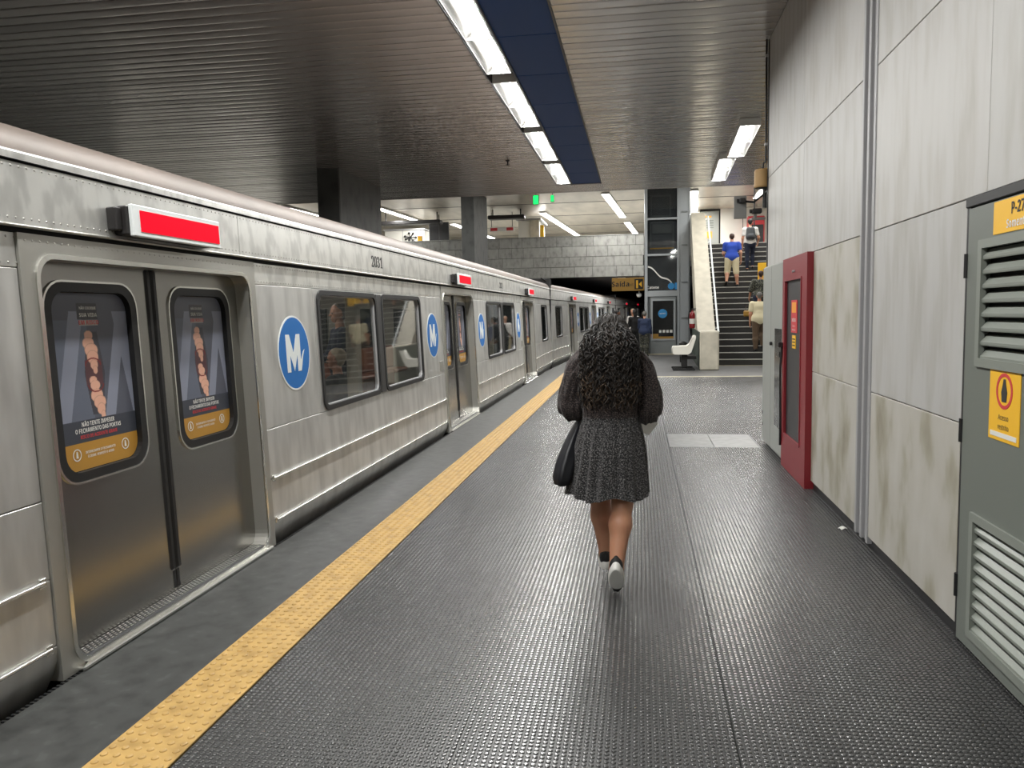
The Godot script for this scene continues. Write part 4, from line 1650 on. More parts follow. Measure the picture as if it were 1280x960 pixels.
# ==================================================================== stairs
func build_stairs() -> void:
	var turn := -0.035
	var s := thing("staircase", "dark staircase with pale nosings and a cream parapet rising to the mezzanine", "stairs", Vector3(2.17, 0, -23.7), turn)
	var st: SurfaceTool
	var rise := 0.18
	var go := 0.29
	for i in 22:
		st = mb()
		box(st, Vector3(0.0, 0.0 if i < 3 else (i - 3) * rise, -i * go), Vector3(3.9, (i + 1) * rise - 0.0, -(i + 1) * go - 0.02), 0.004)
		var o := obj("step", st, M.stair_dark, s)
		st = mb()
		box(st, Vector3(0.01, (i + 1) * rise - 0.022, -i * go + 0.008), Vector3(3.89, (i + 1) * rise + 0.006, -i * go - 0.035), 0.004)
		obj("nosing", st, M.nosing, o)
	st = mb()
	box(st, Vector3(0.0, 0.0, 0.02), Vector3(3.9, 0.005, 0.10), 0.002)
	obj("foot_strip", st, M.pale_line, s)
	st = mb()
	box(st, Vector3(-0.5, 3.62, -22 * go), Vector3(4.8, 3.96, -14.6))
	obj("landing", st, M.floor_grey, s)
	# parapet: block at the foot, sloping cream wall
	st = mb()
	box(st, Vector3(-0.50, 0.0, 1.90), Vector3(0.0, 1.04, 0.0), 0.03)
	var bl := obj("parapet_block", st, M.cream_stone, s)
	st = mb()
	box(st, Vector3(-0.515, 0.0, 1.86), Vector3(-0.49, 1.02, -4.5), 0.004)
	obj("green_side", st, M.green_dark, bl)
	st = mb()
	var poly := PackedVector2Array([Vector2(0.0, 0.0), Vector2(0.0, 1.04), Vector2(6.6, 5.14), Vector2(9.5, 5.14), Vector2(9.5, 3.6), Vector2(6.2, 3.6), Vector2(1.2, 0.0)])
	prism(st, poly, -0.50, 0.0, Transform3D(Basis(Vector3(0, 0, -1), Vector3.UP, Vector3(1, 0, 0)), Vector3.ZERO))
	obj("sloping_parapet", st, M.cream_stone, s)
	st = mb()
	tube(st, [Vector3(0.09, 0.98, 0.15), Vector3(0.09, 1.02, -0.02), Vector3(0.09, 4.98, -6.4), Vector3(0.09, 4.98, -6.8)], 0.028, 8)
	for k in 5:
		var q := k / 4.0
		var p := Vector3(0.09, lerpf(1.10, 4.9, q), lerpf(-0.15, -6.27, q))
		tube(st, [p, p + Vector3(-0.10, -0.06, 0)], 0.012, 6)
	obj("handrail", st, M.logo_white, s)
	# back wall at the top: grey door, white panels
	var bw := struct("wall_front", Vector3(0, 0, -39.9), turn)
	for p in [[1.2, 2.93, "wall_white"], [3.86, 4.9, "wall_white"], [4.91, 6.95, "wall_white"]]:
		st = mb()
		box(st, Vector3(p[0] + 0.01, 3.95, 0.0), Vector3(p[1] - 0.01, HALL, -0.2), 0.006)
		obj("white_panel", st, M[p[2]], bw)
	st = mb()
	box(st, Vector3(2.9, 3.95, -0.03), Vector3(7.0, HALL, -0.2))
	obj("core", st, M.frame_black, bw)
	var dr := struct("door_2", Vector3(0, 0, -39.9), turn)
	st = mb()
	box(st, Vector3(2.95, 3.97, 0.02), Vector3(3.80, 6.3, -0.06), 0.008)
	obj("leaf", st, M.cabinet_grey, dr)
	for k in 4:
		st = mb()
		box(st, Vector3(3.12, 5.50 + k * 0.11, 0.04), Vector3(3.55, 5.54 + k * 0.11, 0.015), 0.006)
		obj("vent_slat", st, M.door_grey, dr)
	st = mb()
	box(st, Vector3(3.12, 6.00, 0.03), Vector3(3.45, 6.08, 0.018))
	box(st, Vector3(3.18, 5.02, 0.03), Vector3(3.48, 5.34, 0.018))
	obj("yellow_notice", st, M.sign_orange, dr)
	var mc := thing("ticket_machine", "red edged dark machine at the top of the stairs", "machine", Vector3(5.05, 3.972, -39.3), turn)
	st = mb()
	box(st, Vector3(0, 0, 0.25), Vector3(0.75, 1.95, -0.3), 0.02)
	obj("body", st, M.machine_red, mc)
	st = mb()
	box(st, Vector3(0.10, 0.1, 0.262), Vector3(0.70, 1.55, 0.24), 0.01)
	obj("front", st, M.housing_dark, mc)
	var pole := thing("thin_pole", "thin black pole standing at the top of the stairs", "pole", Vector3(4.23, 3.96, -31.0))
	st = mb()
	tube(st, [Vector3(0, 0, 0), Vector3(0, HALL - 3.96, 0)], 0.025, 8)
	obj("shaft", st, M.iron_black, pole)
	st = mb()
	lathe(st, [Vector2(0.08, 0.0), Vector2(0.08, 0.015), Vector2(0.03, 0.03)], 12)
	obj("foot", st, M.iron_black, pole)
	# yellow signs on the stairs
	var ys := thing("stair_sign", "yellow notice board beside the upper stairs, behind the wall corner", "sign", Vector3(4.02, 2.48, -26.5), turn)
	st = mb()
	box(st, Vector3(-0.28, 0.0, 0.02), Vector3(0.55, 0.58, -0.02), 0.01)
	obj("board", st, M.sign_yellow, ys)
	st = mb()
	letters(st, "NÃO", 0.12, mv(0.05, 0.32, 0.023), "sans", 0.0, 1.0, true)
	obj("lettering", st, M.sign_dull_yellow, ys)
	st = mb()
	for x in [-0.2, 0.45]:
		tube(st, [Vector3(x, 0.5, -0.035), Vector3(x, -0.66, -0.035)], 0.02, 6)
	obj("leg", st, M.iron_black, ys)
	# rail wall that closes the right of the stairs
	var rw := struct("wall_stairs", Vector3(2.17, 0, -23.7), turn)
	st = mb()
	box(st, Vector3(4.05, 0, 0.4), Vector3(4.2, HALL, -16.2))
	obj("face", st, M.wall_white, rw)
	# white bench seat with its black stand
	var c := thing("bench_seat", "white plastic seat shell on a black stand beside the stair parapet", "seat", Vector3(1.20, 0, -22.2))
	st = mb()
	var sec := [Vector2(-0.32, 0.56), Vector2(-0.30, 0.60), Vector2(-0.12, 0.60), Vector2(0.08, 0.61), Vector2(0.16, 0.66), Vector2(0.24, 0.80), Vector2(0.27, 0.88), Vector2(0.33, 0.89), Vector2(0.335, 0.82), Vector2(0.27, 0.62), Vector2(0.20, 0.47), Vector2(0.12, 0.42), Vector2(-0.26, 0.42), Vector2(-0.31, 0.46)]
	var rows := []
	for k in 7:
		var q := -1.0 + k / 3.0
		var line := []
		for p in sec:
			var dip := 0.04 * q * q if p.y > 0.55 else 0.0
			line.append(Vector3(p.x * (1.0 - 0.06 * q * q), p.y + dip, q * 0.24))
		rows.append(line)
	sheet(st, rows, true)
	for e in [0, 6]:
		var cc := Vector3(0.05, 0.53, rows[e][0].z)
		for k in sec.size():
			tri(st, cc, rows[e][k], rows[e][(k + 1) % sec.size()], Vector3(0, 0, -1 if e == 0 else 1))
	obj("shell", st, M.seat_white, c)
	st = mb()
	box(st, Vector3(-0.06, 0.05, 0.05), Vector3(0.10, 0.43, -0.05), 0.01)
	obj("column", st, M.iron_black, c)
	st = mb()
	box(st, Vector3(-0.02, 0.28, 0.06), Vector3(0.34, 0.36, -1.2), 0.01)
	obj("beam", st, M.iron_black, c)
	for z in [0.42, 0.0, -0.55]:
		st = mb()
		box(st, Vector3(-0.30, 0.0, z + 0.03), Vector3(0.28, 0.05, z - 0.03), 0.008)
		obj("foot_bar", st, M.iron_black, c)
	st = mb()
	box(st, Vector3(-0.01, 0.0, 0.42), Vector3(0.05, 0.045, -0.55), 0.006)
	obj("spine", st, M.iron_black, c)
	# fire extinguisher hung on the parapet side
	var f := thing("fire_extinguisher", "red fire extinguisher hanging left of the stair parapet", "extinguisher", Vector3(1.585, 1.06, -24.6))
	st = mb()
	lathe(st, [Vector2(0.0, 0.0), Vector2(0.075, 0.01), Vector2(0.085, 0.04), Vector2(0.085, 0.40), Vector2(0.07, 0.46), Vector2(0.03, 0.50), Vector2(0.025, 0.54), Vector2(0.0, 0.545)], 16)
	obj("cylinder", st, M.extinguisher_red, f)
	st = mb()
	lathe(st, [Vector2(0.0865, 0.14), Vector2(0.0865, 0.29)], 16)
	obj("label_band", st, M.print_white, f)
	st = mb()
	box(st, Vector3(-0.02, 0.53, 0.02), Vector3(0.10, 0.56, -0.02), 0.006)
	box(st, Vector3(-0.03, 0.57, 0.015), Vector3(0.11, 0.60, -0.015), 0.006)
	obj("handle", st, M.iron_black, f)
	st = mb()
	tube(st, [Vector3(-0.03, 0.54, 0), Vector3(-0.10, 0.5, 0.02), Vector3(-0.115, 0.3, 0.03), Vector3(-0.10, 0.12, 0.03)], 0.012, 6)
	obj("hose", st, M.rubber_black, f)
	var bb := thing("litter_bin", "small black bin with a white band behind the white seat", "bin", Vector3(1.36, 0, -25.4))
	st = mb()
	lathe(st, [Vector2(0.0, 0.0), Vector2(0.10, 0.0), Vector2(0.12, 0.50), Vector2(0.125, 0.56)], 14)
	obj("body", st, M.iron_black, bb)
	st = mb()
	lathe(st, [Vector2(0.121, 0.44), Vector2(0.124, 0.53)], 14)
	obj("band", st, M.print_white, bb)
	st = mb()
	lathe(st, [Vector2(0.13, 0.555), Vector2(0.12, 0.60), Vector2(0.05, 0.64), Vector2(0.0, 0.645)], 14)
	obj("lid", st, M.iron_black, bb)


# ==================================================================== things on the right wall
func build_wall_things() -> void:
	var st: SurfaceTool
	# grey equipment cabinet at the wall's end
	var c := thing("equipment_cabinet", "tall grey cabinet at the far end of the stone wall", "cabinet", Vector3(1.5, 0, -9.86))
	st = mb()
	box(st, Vector3(-0.03, 0.03, 0.0), Vector3(0.04, 2.088, 1.355), 0.005)
	obj("body", st, M.cabinet_grey, c)
	for z in [[0.01, 0.585], [0.592, 1.34]]:
		st = mb()
		box(st, Vector3(-0.045, 0.05, z[0]), Vector3(-0.028, 2.075, z[1]), 0.004)
		obj("door_panel", st, M.cabinet_grey, c)
	st = mb()
	box(st, Vector3(-0.049, 0.34, 0.86), Vector3(-0.040, 1.39, 1.27), 0.002)
	obj("dark_window", st, M.dark_glass, c)
	st = mb()
	tube(st, [Vector3(-0.05, 1.22, 0.70), Vector3(-0.075, 1.22, 0.70)], 0.02, 10)
	box(st, Vector3(-0.055, 1.10, 1.285), Vector3(-0.075, 1.16, 1.315), 0.004)
	obj("lock", st, M.iron_black, c)
	st = mb()
	box(st, Vector3(-0.05, 0.36, 0.03), Vector3(-0.042, 0.40, 0.06), 0.002)
	box(st, Vector3(-0.05, 0.22, 0.03), Vector3(-0.042, 0.26, 0.06), 0.002)
	obj("hinge", st, M.housing_dark, c)
	# red cabinet
	var r := thing("red_cabinet", "red framed cabinet with dark glass front beside the grey cabinet", "cabinet", Vector3(1.5, 0, -8.50))
	st = mb()
	plate_hole(st, Rect2(0.0, 0.0, 1.185, 2.09), rounded(0.15, 0.94, 0.345, 1.875, 0.012), 0.055, -0.03, Transform3D(Basis(Vector3(0, 0, 1), Vector3.UP, Vector3(-1, 0, 0)), Vector3.ZERO))
	obj("frame", st, M.cabinet_red, r)
	st = mb()
	box(st, Vector3(-0.035, 0.345, 0.15), Vector3(0.02, 1.875, 0.94))
	obj("dark_front", st, M.cabinet_dark, r)
	st = mb()
	ring(st, rounded(0.135, 0.955, 0.33, 1.89, 0.014), rounded(0.155, 0.935, 0.35, 1.87, 0.01), 0.062, 0.04, Transform3D(Basis(Vector3(0, 0, 1), Vector3.UP, Vector3(-1, 0, 0)), Vector3.ZERO))
	obj("bead", st, M.cabinet_red, r)
	st = mb()
	tube(st, [Vector3(-0.06, 1.25, 0.035), Vector3(-0.075, 1.0, 0.03), Vector3(-0.07, 0.5, 0.03), Vector3(-0.065, 0.2, 0.0)], 0.012, 6)
	box(st, Vector3(-0.055, 1.21, 0.02), Vector3(-0.10, 1.26, 0.06), 0.006)
	obj("latch_rod", st, M.housing_dark, r)
	st = mb()
	box(st, Vector3(-0.041, 1.37, 0.40), Vector3(-0.034, 1.68, 0.68))
	var no := obj("notice", st, M.print_red, r)
	st = mb()
	box(st, Vector3(-0.043, 1.56, 0.44), Vector3(-0.040, 1.66, 0.64))
	obj("picture", st, M.sign_orange, no)
	st = mb()
	letters(st, "INCÊNDIO", 0.030, facing_left(-0.043, 1.49, 0.54), "sans", 0.0, 0.9, true)
	letters(st, "Em caso", 0.022, facing_left(-0.043, 1.435, 0.54))
	letters(st, "de emergência", 0.022, facing_left(-0.043, 1.40, 0.54), "sans", 0.0, 0.8)
	obj("lettering", st, M.print_white, no)
	st = mb()
	box(st, Vector3(-0.041, 1.22, 0.46), Vector3(-0.034, 1.345, 0.62))
	var ys := obj("yellow_sticker", st, M.sign_yellow, r)
	st = mb()
	for k in 3:
		box(st, Vector3(-0.043, 1.245 + k * 0.03, 0.48), Vector3(-0.040, 1.255 + k * 0.03, 0.60))
	obj("printed_line", st, M.print_black, ys)
	st = mb()
	for z in [0.55, 0.63]:
		tube(st, [Vector3(-0.056, 1.95, z), Vector3(-0.066, 1.95, z)], 0.012, 8)
	obj("bolt", st, M.channel_grey, r)
	# service door with louvres
	var d := struct("door_1", Vector3(1.5, 0, -4.01))
	d.set_meta("label", "grey louvred service door with yellow notices at the right edge")
	st = mb()
	box(st, Vector3(0.0, 0, -0.02), Vector3(0.05, 2.09, 0.025), 0.004)
	box(st, Vector3(0.0, 0, 1.21), Vector3(0.05, 2.09, 1.255), 0.004)
	box(st, Vector3(-0.008, 2.045, -0.02), Vector3(0.05, 2.09, 1.255), 0.004)
	obj("frame", st, M.frame_black, d)
	st = mb()
	box(st, Vector3(0.025, 0.0, 0.02), Vector3(0.05, 2.05, 1.21))
	obj("backing", st, M.void_black, d)
	# leaf built round the two louvre openings
	var face := Transform3D(Basis(Vector3(0, 0, 1), Vector3.UP, Vector3(-1, 0, 0)), Vector3.ZERO)
	var leaf := mb()
	plate_hole(leaf, Rect2(0.035, 0.03, 1.17, 0.83), rounded(0.20, 1.04, 0.12, 0.64, 0.006), 0.012, -0.02, face)
	box(leaf, Vector3(-0.012, 0.86, 0.035), Vector3(0.02, 1.28, 1.205))
	plate_hole(leaf, Rect2(0.035, 1.28, 1.17, 0.755), rounded(0.20, 1.04, 1.36, 1.855, 0.006), 0.012, -0.02, face)
	var lf := obj("leaf", leaf, M.door_grey, d)
	for lv in [[0.12, 0.64], [1.36, 1.855]]:
		st = mb()
		ring(st, rounded(0.17, 1.07, lv[0] - 0.03, lv[1] + 0.03, 0.008), rounded(0.21, 1.03, lv[0] + 0.008, lv[1] - 0.008, 0.005), 0.024, 0.0, face)
		obj("louvre_frame", st, M.louvre_grey, lf)
		var n := 9 if lv[0] < 1.0 else 8
		for k in n:
			var y: float = lv[0] + 0.03 + (lv[1] - lv[0] - 0.06) * k / (n - 1)
			st = mb()
			var poly := PackedVector2Array([Vector2(-0.016, y - 0.022), Vector2(-0.014, y - 0.028), Vector2(0.018, y + 0.014), Vector2(0.018, y + 0.02), Vector2(0.012, y + 0.018), Vector2(-0.016, y - 0.012)])
			prism(st, poly, 0.21, 1.03)
			obj("louvre_slat", st, M.louvre_grey, lf)
	for y in [1.78, 1.02, 0.28]:
		st = mb()
		tube(st, [Vector3(-0.012, y - 0.055, 0.022), Vector3(-0.012, y + 0.055, 0.022)], 0.012, 8)
		obj("hinge", st, M.frame_black, d)
	st = mb()
	box(st, Vector3(-0.015, 1.895, 0.30), Vector3(-0.011, 2.03, 0.95))
	var s1 := obj("door_sign", st, M.sign_yellow, d)
	st = mb()
	letters(st, "P-27", 0.046, facing_left(-0.0165, 1.988, 0.52), "sans", 0.0, 0.9, true)
	obj("number", st, M.print_black, s1)
	st = mb()
	letters(st, "Somente Pessoal", 0.034, facing_left(-0.0165, 1.928, 0.60), "sans", 0.0, 0.9, true)
	obj("lettering", st, M.print_white, s1)
	st = mb()
	box(st, Vector3(-0.015, 1.035, 0.32), Vector3(-0.011, 1.335, 0.60))
	var s2 := obj("warning_sign", st, M.sign_yellow, d)
	st = mb()
	var o := []
	var n2 := []
	for i in 28:
		var a := TAU * i / 28
		o.append(Vector2(0.46 + 0.075 * cos(a), 1.245 + 0.075 * sin(a)))
		n2.append(Vector2(0.46 + 0.060 * cos(a), 1.245 + 0.060 * sin(a)))
	ring(st, o, n2, 0.0165, 0.014, face)
	obj("red_ring", st, M.print_red, s2)
	st = mb()
	prism(st, PackedVector2Array([Vector2(0.44, 1.20), Vector2(0.48, 1.20), Vector2(0.487, 1.24), Vector2(0.475, 1.27), Vector2(0.468, 1.295), Vector2(0.452, 1.295), Vector2(0.445, 1.27), Vector2(0.433, 1.24)]), 0.0145, 0.0165, face)
	letters(st, "Acesso", 0.022, facing_left(-0.0165, 1.135, 0.46))
	letters(st, "restrito", 0.022, facing_left(-0.0165, 1.095, 0.46))
	obj("symbol", st, M.window_grey, s2)
	st = mb()
	box(st, Vector3(-0.0165, 1.050, 0.34), Vector3(-0.0145, 1.07, 0.58))
	obj("light_line", st, M.print_white, s2)
	# beige horn speaker and the camera cluster at the wall's end
	var h := thing("horn_speaker", "beige cylindrical loudspeaker on the corner of the stone wall", "speaker", Vector3(1.45, 3.02, -9.97))
	st = mb()
	lathe(st, [Vector2(0.0, 0.0), Vector2(0.085, 0.004), Vector2(0.095, 0.02), Vector2(0.095, 0.20), Vector2(0.085, 0.218), Vector2(0.0, 0.222)], 20)
	obj("body", st, M.horn_beige, h)
	st = mb()
	lathe(st, [Vector2(0.0, -0.004), Vector2(0.078, -0.003), Vector2(0.088, 0.006)], 20)
	obj("grille", st, M.housing_dark, h)
	st = mb()
	tube(st, [Vector3(0.0, 0.21, 0), Vector3(0.01, 0.29, 0), Vector3(0.05, 0.33, 0.02), Vector3(0.09, 0.28, 0.05), Vector3(0.09, 0.22, 0.08)], 0.012, 6)
	obj("bracket", st, M.iron_black, h)
	var k2 := thing("camera_cluster", "grey plate with two black cameras on an arm from the wall corner", "camera", Vector3(1.52, 2.72, -10.2))
	st = mb()
	box(st, Vector3(-0.37, -0.02, 0.01), Vector3(-0.22, 0.25, -0.01), 0.006)
	obj("plate", st, M.housing_grey, k2)
	st = mb()
	tube(st, [Vector3(0.02, 0.28, 0.34), Vector3(0.0, 0.28, 0.0), Vector3(-0.05, 0.24, 0.02), Vector3(-0.14, 0.17, 0.03), Vector3(-0.30, 0.19, 0.03)], 0.014, 8)
	tube(st, [Vector3(0.0, 0.34, 0.0), Vector3(0.0, 0.10, 0.0)], 0.035, 8)
	obj("arm", st, M.iron_black, k2)
	for cam2 in [[Vector3(-0.31, 0.19, 0.04), 0.07], [Vector3(-0.16, 0.06, 0.04), 0.11]]:
		st = mb()
		var p: Vector3 = cam2[0]
		box(st, p + Vector3(0, -0.03, 0.05), p + Vector3(cam2[1], 0.03, -0.05), 0.01)
		tube(st, [p + Vector3(-0.03, 0, 0), p + Vector3(0.01, 0, 0)], 0.024, 10)
		obj("camera_body", st, M.housing_dark, k2)
	st = mb()
	box(st, Vector3(-0.16, -0.04, 0.02), Vector3(0.0, -0.01, -0.03), 0.004)
	tube(st, [Vector3(-0.12, -0.03, 0), Vector3(-0.12, 0.05, 0.03)], 0.02, 8)
	obj("lower_bracket", st, M.housing_grey, k2)
	# black conduit that runs down the end of the wall from the ceiling
	var cd := thing("conduit", "thin black conduit on the corner of the stone wall", "pipe", Vector3(1.475, 3.30, -9.90))
	st = mb()
	tube(st, [Vector3(0, 0, 0), Vector3(0, CEIL - 3.30, 0)], 0.012, 8)
	obj("pipe", st, M.iron_black, cd)
	for y in [0.2, 1.2]:
		st = mb()
		box(st, Vector3(-0.018, y, 0.04), Vector3(0.03, y + 0.025, -0.014), 0.003)
		obj("clip", st, M.channel_grey, cd)
	# scrap of paper by the wall's foot
	var pp := thing("paper_scrap", "small white scrap of paper on the floor by the wall", "litter", Vector3(1.455, 0.004, -5.98), 0.5)
	st = mb()
	var rows := [[Vector3(-0.03, 0.004, -0.02), Vector3(0.0, 0.014, -0.022), Vector3(0.03, 0.003, -0.015)], [Vector3(-0.028, 0.01, 0.0), Vector3(0.002, 0.022, 0.0), Vector3(0.03, 0.006, 0.004)], [Vector3(-0.03, 0.002, 0.02), Vector3(0.0, 0.012, 0.022), Vector3(0.027, 0.0, 0.02)]]
	sheet(st, rows, false)
	for row in rows:
		for i in 3:
			row[i] = row[i] - Vector3(0, 0.0025, 0)
	sheet(st, rows, false)
	obj("sheet", st, M.print_white, pp)
	# grey dome detectors under the slats
	var sp := thing("sprinkler", "small dark sprinkler head on the slatted ceiling left of the lamp row", "sprinkler", Vector3(-2.62, CEIL, -16.4))
	st = mb()
	lathe(st, [Vector2(0.0, -0.10), Vector2(0.045, -0.095), Vector2(0.045, -0.085), Vector2(0.014, -0.08), Vector2(0.014, -0.02), Vector2(0.05, -0.01), Vector2(0.05, 0.0)], 12)
	obj("head", st, M.iron_black, sp)


# ==================================================================== people
# A field of tapered capsules joined smoothly, meshed with surface nets.
class Field:
	var o: Vector3
	var c: float
	var nx: int
	var ny: int
	var nz: int
	var f: PackedFloat32Array

	func _init(lo: Vector3, hi: Vector3, cell: float) -> void:
		o = lo
		c = cell
		nx = int((hi.x - lo.x) / cell) + 2
		ny = int((hi.y - lo.y) / cell) + 2
		nz = int((hi.z - lo.z) / cell) + 2
		f = PackedFloat32Array()
		f.resize(nx * ny * nz)
		f.fill(1.0)

	# fz squeezes the section front to back
	func bone(a: Vector3, b: Vector3, ra: float, rb: float, k := 0.03, fz := 1.0) -> void:
		var m := maxf(ra, rb) + k + c * 2.0
		var lo := Vector3(minf(a.x, b.x), minf(a.y, b.y), minf(a.z, b.z)) - Vector3(m, m, m)
		var hi := Vector3(maxf(a.x, b.x), maxf(a.y, b.y), maxf(a.z, b.z)) + Vector3(m, m, m)
		var i0 := maxi(0, int((lo.x - o.x) / c))
		var i1 := mini(nx - 1, int((hi.x - o.x) / c) + 1)
		var j0 := maxi(0, int((lo.y - o.y) / c))
		var j1 := mini(ny - 1, int((hi.y - o.y) / c) + 1)
		var k0 := maxi(0, int((lo.z - o.z) / c))
		var k1 := mini(nz - 1, int((hi.z - o.z) / c) + 1)
		var sa := Vector3(a.x, a.y, a.z / fz)
		var ab := Vector3(b.x, b.y, b.z / fz) - sa
		var l2 := maxf(ab.length_squared(), 0.0000001)
		for kk in range(k0, k1 + 1):
			var z := (o.z + kk * c) / fz
			for j in range(j0, j1 + 1):
				var y := o.y + j * c
				var idx := (kk * ny + j) * nx
				for i in range(i0, i1 + 1):
					var p := Vector3(o.x + i * c, y, z) - sa
					var h := clampf(p.dot(ab) / l2, 0.0, 1.0)
					var d := (p - ab * h).length() - (ra + (rb - ra) * h)
					var e := f[idx + i]
					var q := k - absf(d - e)
					var v := d if d < e else e
					if q > 0.0:
						v -= q * q / (4.0 * k)
					f[idx + i] = v

	# appends vertices, normals and indices to arrays
	func nets(out: Dictionary, xf := Transform3D()) -> void:
		var vid := {}
		var verts: PackedVector3Array = out.v
		var base := verts.size()
		var ids: PackedInt32Array = out.i
		var sx := 1
		var sy := nx
		var sz := nx * ny
		for kk in nz - 1:
			for j in ny - 1:
				var row := (kk * ny + j) * nx
				for i in nx - 1:
					var q := row + i
					var a := f[q]
					var mn := a < 0.0
					var b := f[q + sx]
					var cc := f[q + sy]
					var d := f[q + sx + sy]
					var e := f[q + sz]
					var g := f[q + sx + sz]
					var h := f[q + sy + sz]
					var l := f[q + sx + sy + sz]
					if mn == (b < 0.0) and mn == (cc < 0.0) and mn == (d < 0.0) and mn == (e < 0.0) and mn == (g < 0.0) and mn == (h < 0.0) and mn == (l < 0.0):
						continue
					var s := Vector3.ZERO
					var n := 0
					if mn != (b < 0.0): s += Vector3(a / (a - b), 0, 0); n += 1
					if (cc < 0.0) != (d < 0.0): s += Vector3(cc / (cc - d), 1, 0); n += 1
					if (e < 0.0) != (g < 0.0): s += Vector3(e / (e - g), 0, 1); n += 1
					if (h < 0.0) != (l < 0.0): s += Vector3(h / (h - l), 1, 1); n += 1
					if mn != (cc < 0.0): s += Vector3(0, a / (a - cc), 0); n += 1
					if (b < 0.0) != (d < 0.0): s += Vector3(1, b / (b - d), 0); n += 1
					if (e < 0.0) != (h < 0.0): s += Vector3(0, e / (e - h), 1); n += 1
					if (g < 0.0) != (l < 0.0): s += Vector3(1, g / (g - l), 1); n += 1
					if mn != (e < 0.0): s += Vector3(0, 0, a / (a - e)); n += 1
					if (b < 0.0) != (g < 0.0): s += Vector3(1, 0, b / (b - g)); n += 1
					if (cc < 0.0) != (h < 0.0): s += Vector3(0, 1, cc / (cc - h)); n += 1
					if (d < 0.0) != (l < 0.0): s += Vector3(1, 1, d / (d - l)); n += 1
					vid[q] = verts.size()
					verts.append(xf * (o + (Vector3(i, j, kk) + s / n) * c))
		for q in vid:
			var i: int = q % nx
			var j: int = (q / nx) % ny
			var kk: int = q / sz
			var a := f[q]
			for ax in 3:
				var st: int = [sx, sy, sz][ax]
				var u: int = [sy, sz, sx][ax]
				var w: int = [sz, sx, sy][ax]
				if (ax != 0 and i == 0) or (ax != 1 and j == 0) or (ax != 2 and kk == 0):
					continue
				var b := f[q + st]
				if (a < 0.0) == (b < 0.0):
					continue
				var v0: int = vid[q]
				var v1: int = vid.get(q - u, -1)
				var v2: int = vid.get(q - u - w, -1)
				var v3: int = vid.get(q - w, -1)
				if v1 < 0 or v2 < 0 or v3 < 0:
					continue
				if a < 0.0:
					ids.append_array(PackedInt32Array([v0, v2, v1, v0, v3, v2]))
				else:
					ids.append_array(PackedInt32Array([v0, v1, v2, v0, v2, v3]))
		out.v = verts
		out.i = ids


func net_mesh(out: Dictionary) -> Mesh:
	var v: PackedVector3Array = out.v
	var ids: PackedInt32Array = out.i
	var n := PackedVector3Array()
	n.resize(v.size())
	for t in range(0, ids.size(), 3):
		var fn := (v[ids[t + 2]] - v[ids[t]]).cross(v[ids[t + 1]] - v[ids[t]])
		n[ids[t]] += fn
		n[ids[t + 1]] += fn
		n[ids[t + 2]] += fn
	for i in n.size():
		n[i] = n[i].normalized()
	var arr := []
	arr.resize(Mesh.ARRAY_MAX)
	arr[Mesh.ARRAY_VERTEX] = v
	arr[Mesh.ARRAY_NORMAL] = n
	arr[Mesh.ARRAY_INDEX] = ids
	var m := ArrayMesh.new()
	m.add_surface_from_arrays(Mesh.PRIMITIVE_TRIANGLES, arr)
	return m


func fresh() -> Dictionary:
	return {"v": PackedVector3Array(), "i": PackedInt32Array()}


func bounds(bones: Array, pad := 0.05) -> Array:
	var lo := Vector3(1e6, 1e6, 1e6)
	var hi := -lo
	for b in bones:
		for e in 2:
			var p: Vector3 = b[e]
			var r: float = b[2 + e] + pad
			lo = Vector3(minf(lo.x, p.x - r), minf(lo.y, p.y - r), minf(lo.z, p.z - r))
			hi = Vector3(maxf(hi.x, p.x + r), maxf(hi.y, p.y + r), maxf(hi.z, p.z + r))
	return [lo, hi]


func flesh(bones: Array, cell: float, out := {}, k := 0.03, xf := Transform3D()) -> Dictionary:
	if out.is_empty():
		out = fresh()
	var bd := bounds(bones, k + cell * 2.0)
	var fl := Field.new(bd[0], bd[1], cell)
	for b in bones:
		fl.bone(b[0], b[1], b[2], b[3], b[5] if b.size() > 5 else k, b[4] if b.size() > 4 else 1.0)
	fl.nets(out, xf)
	return out


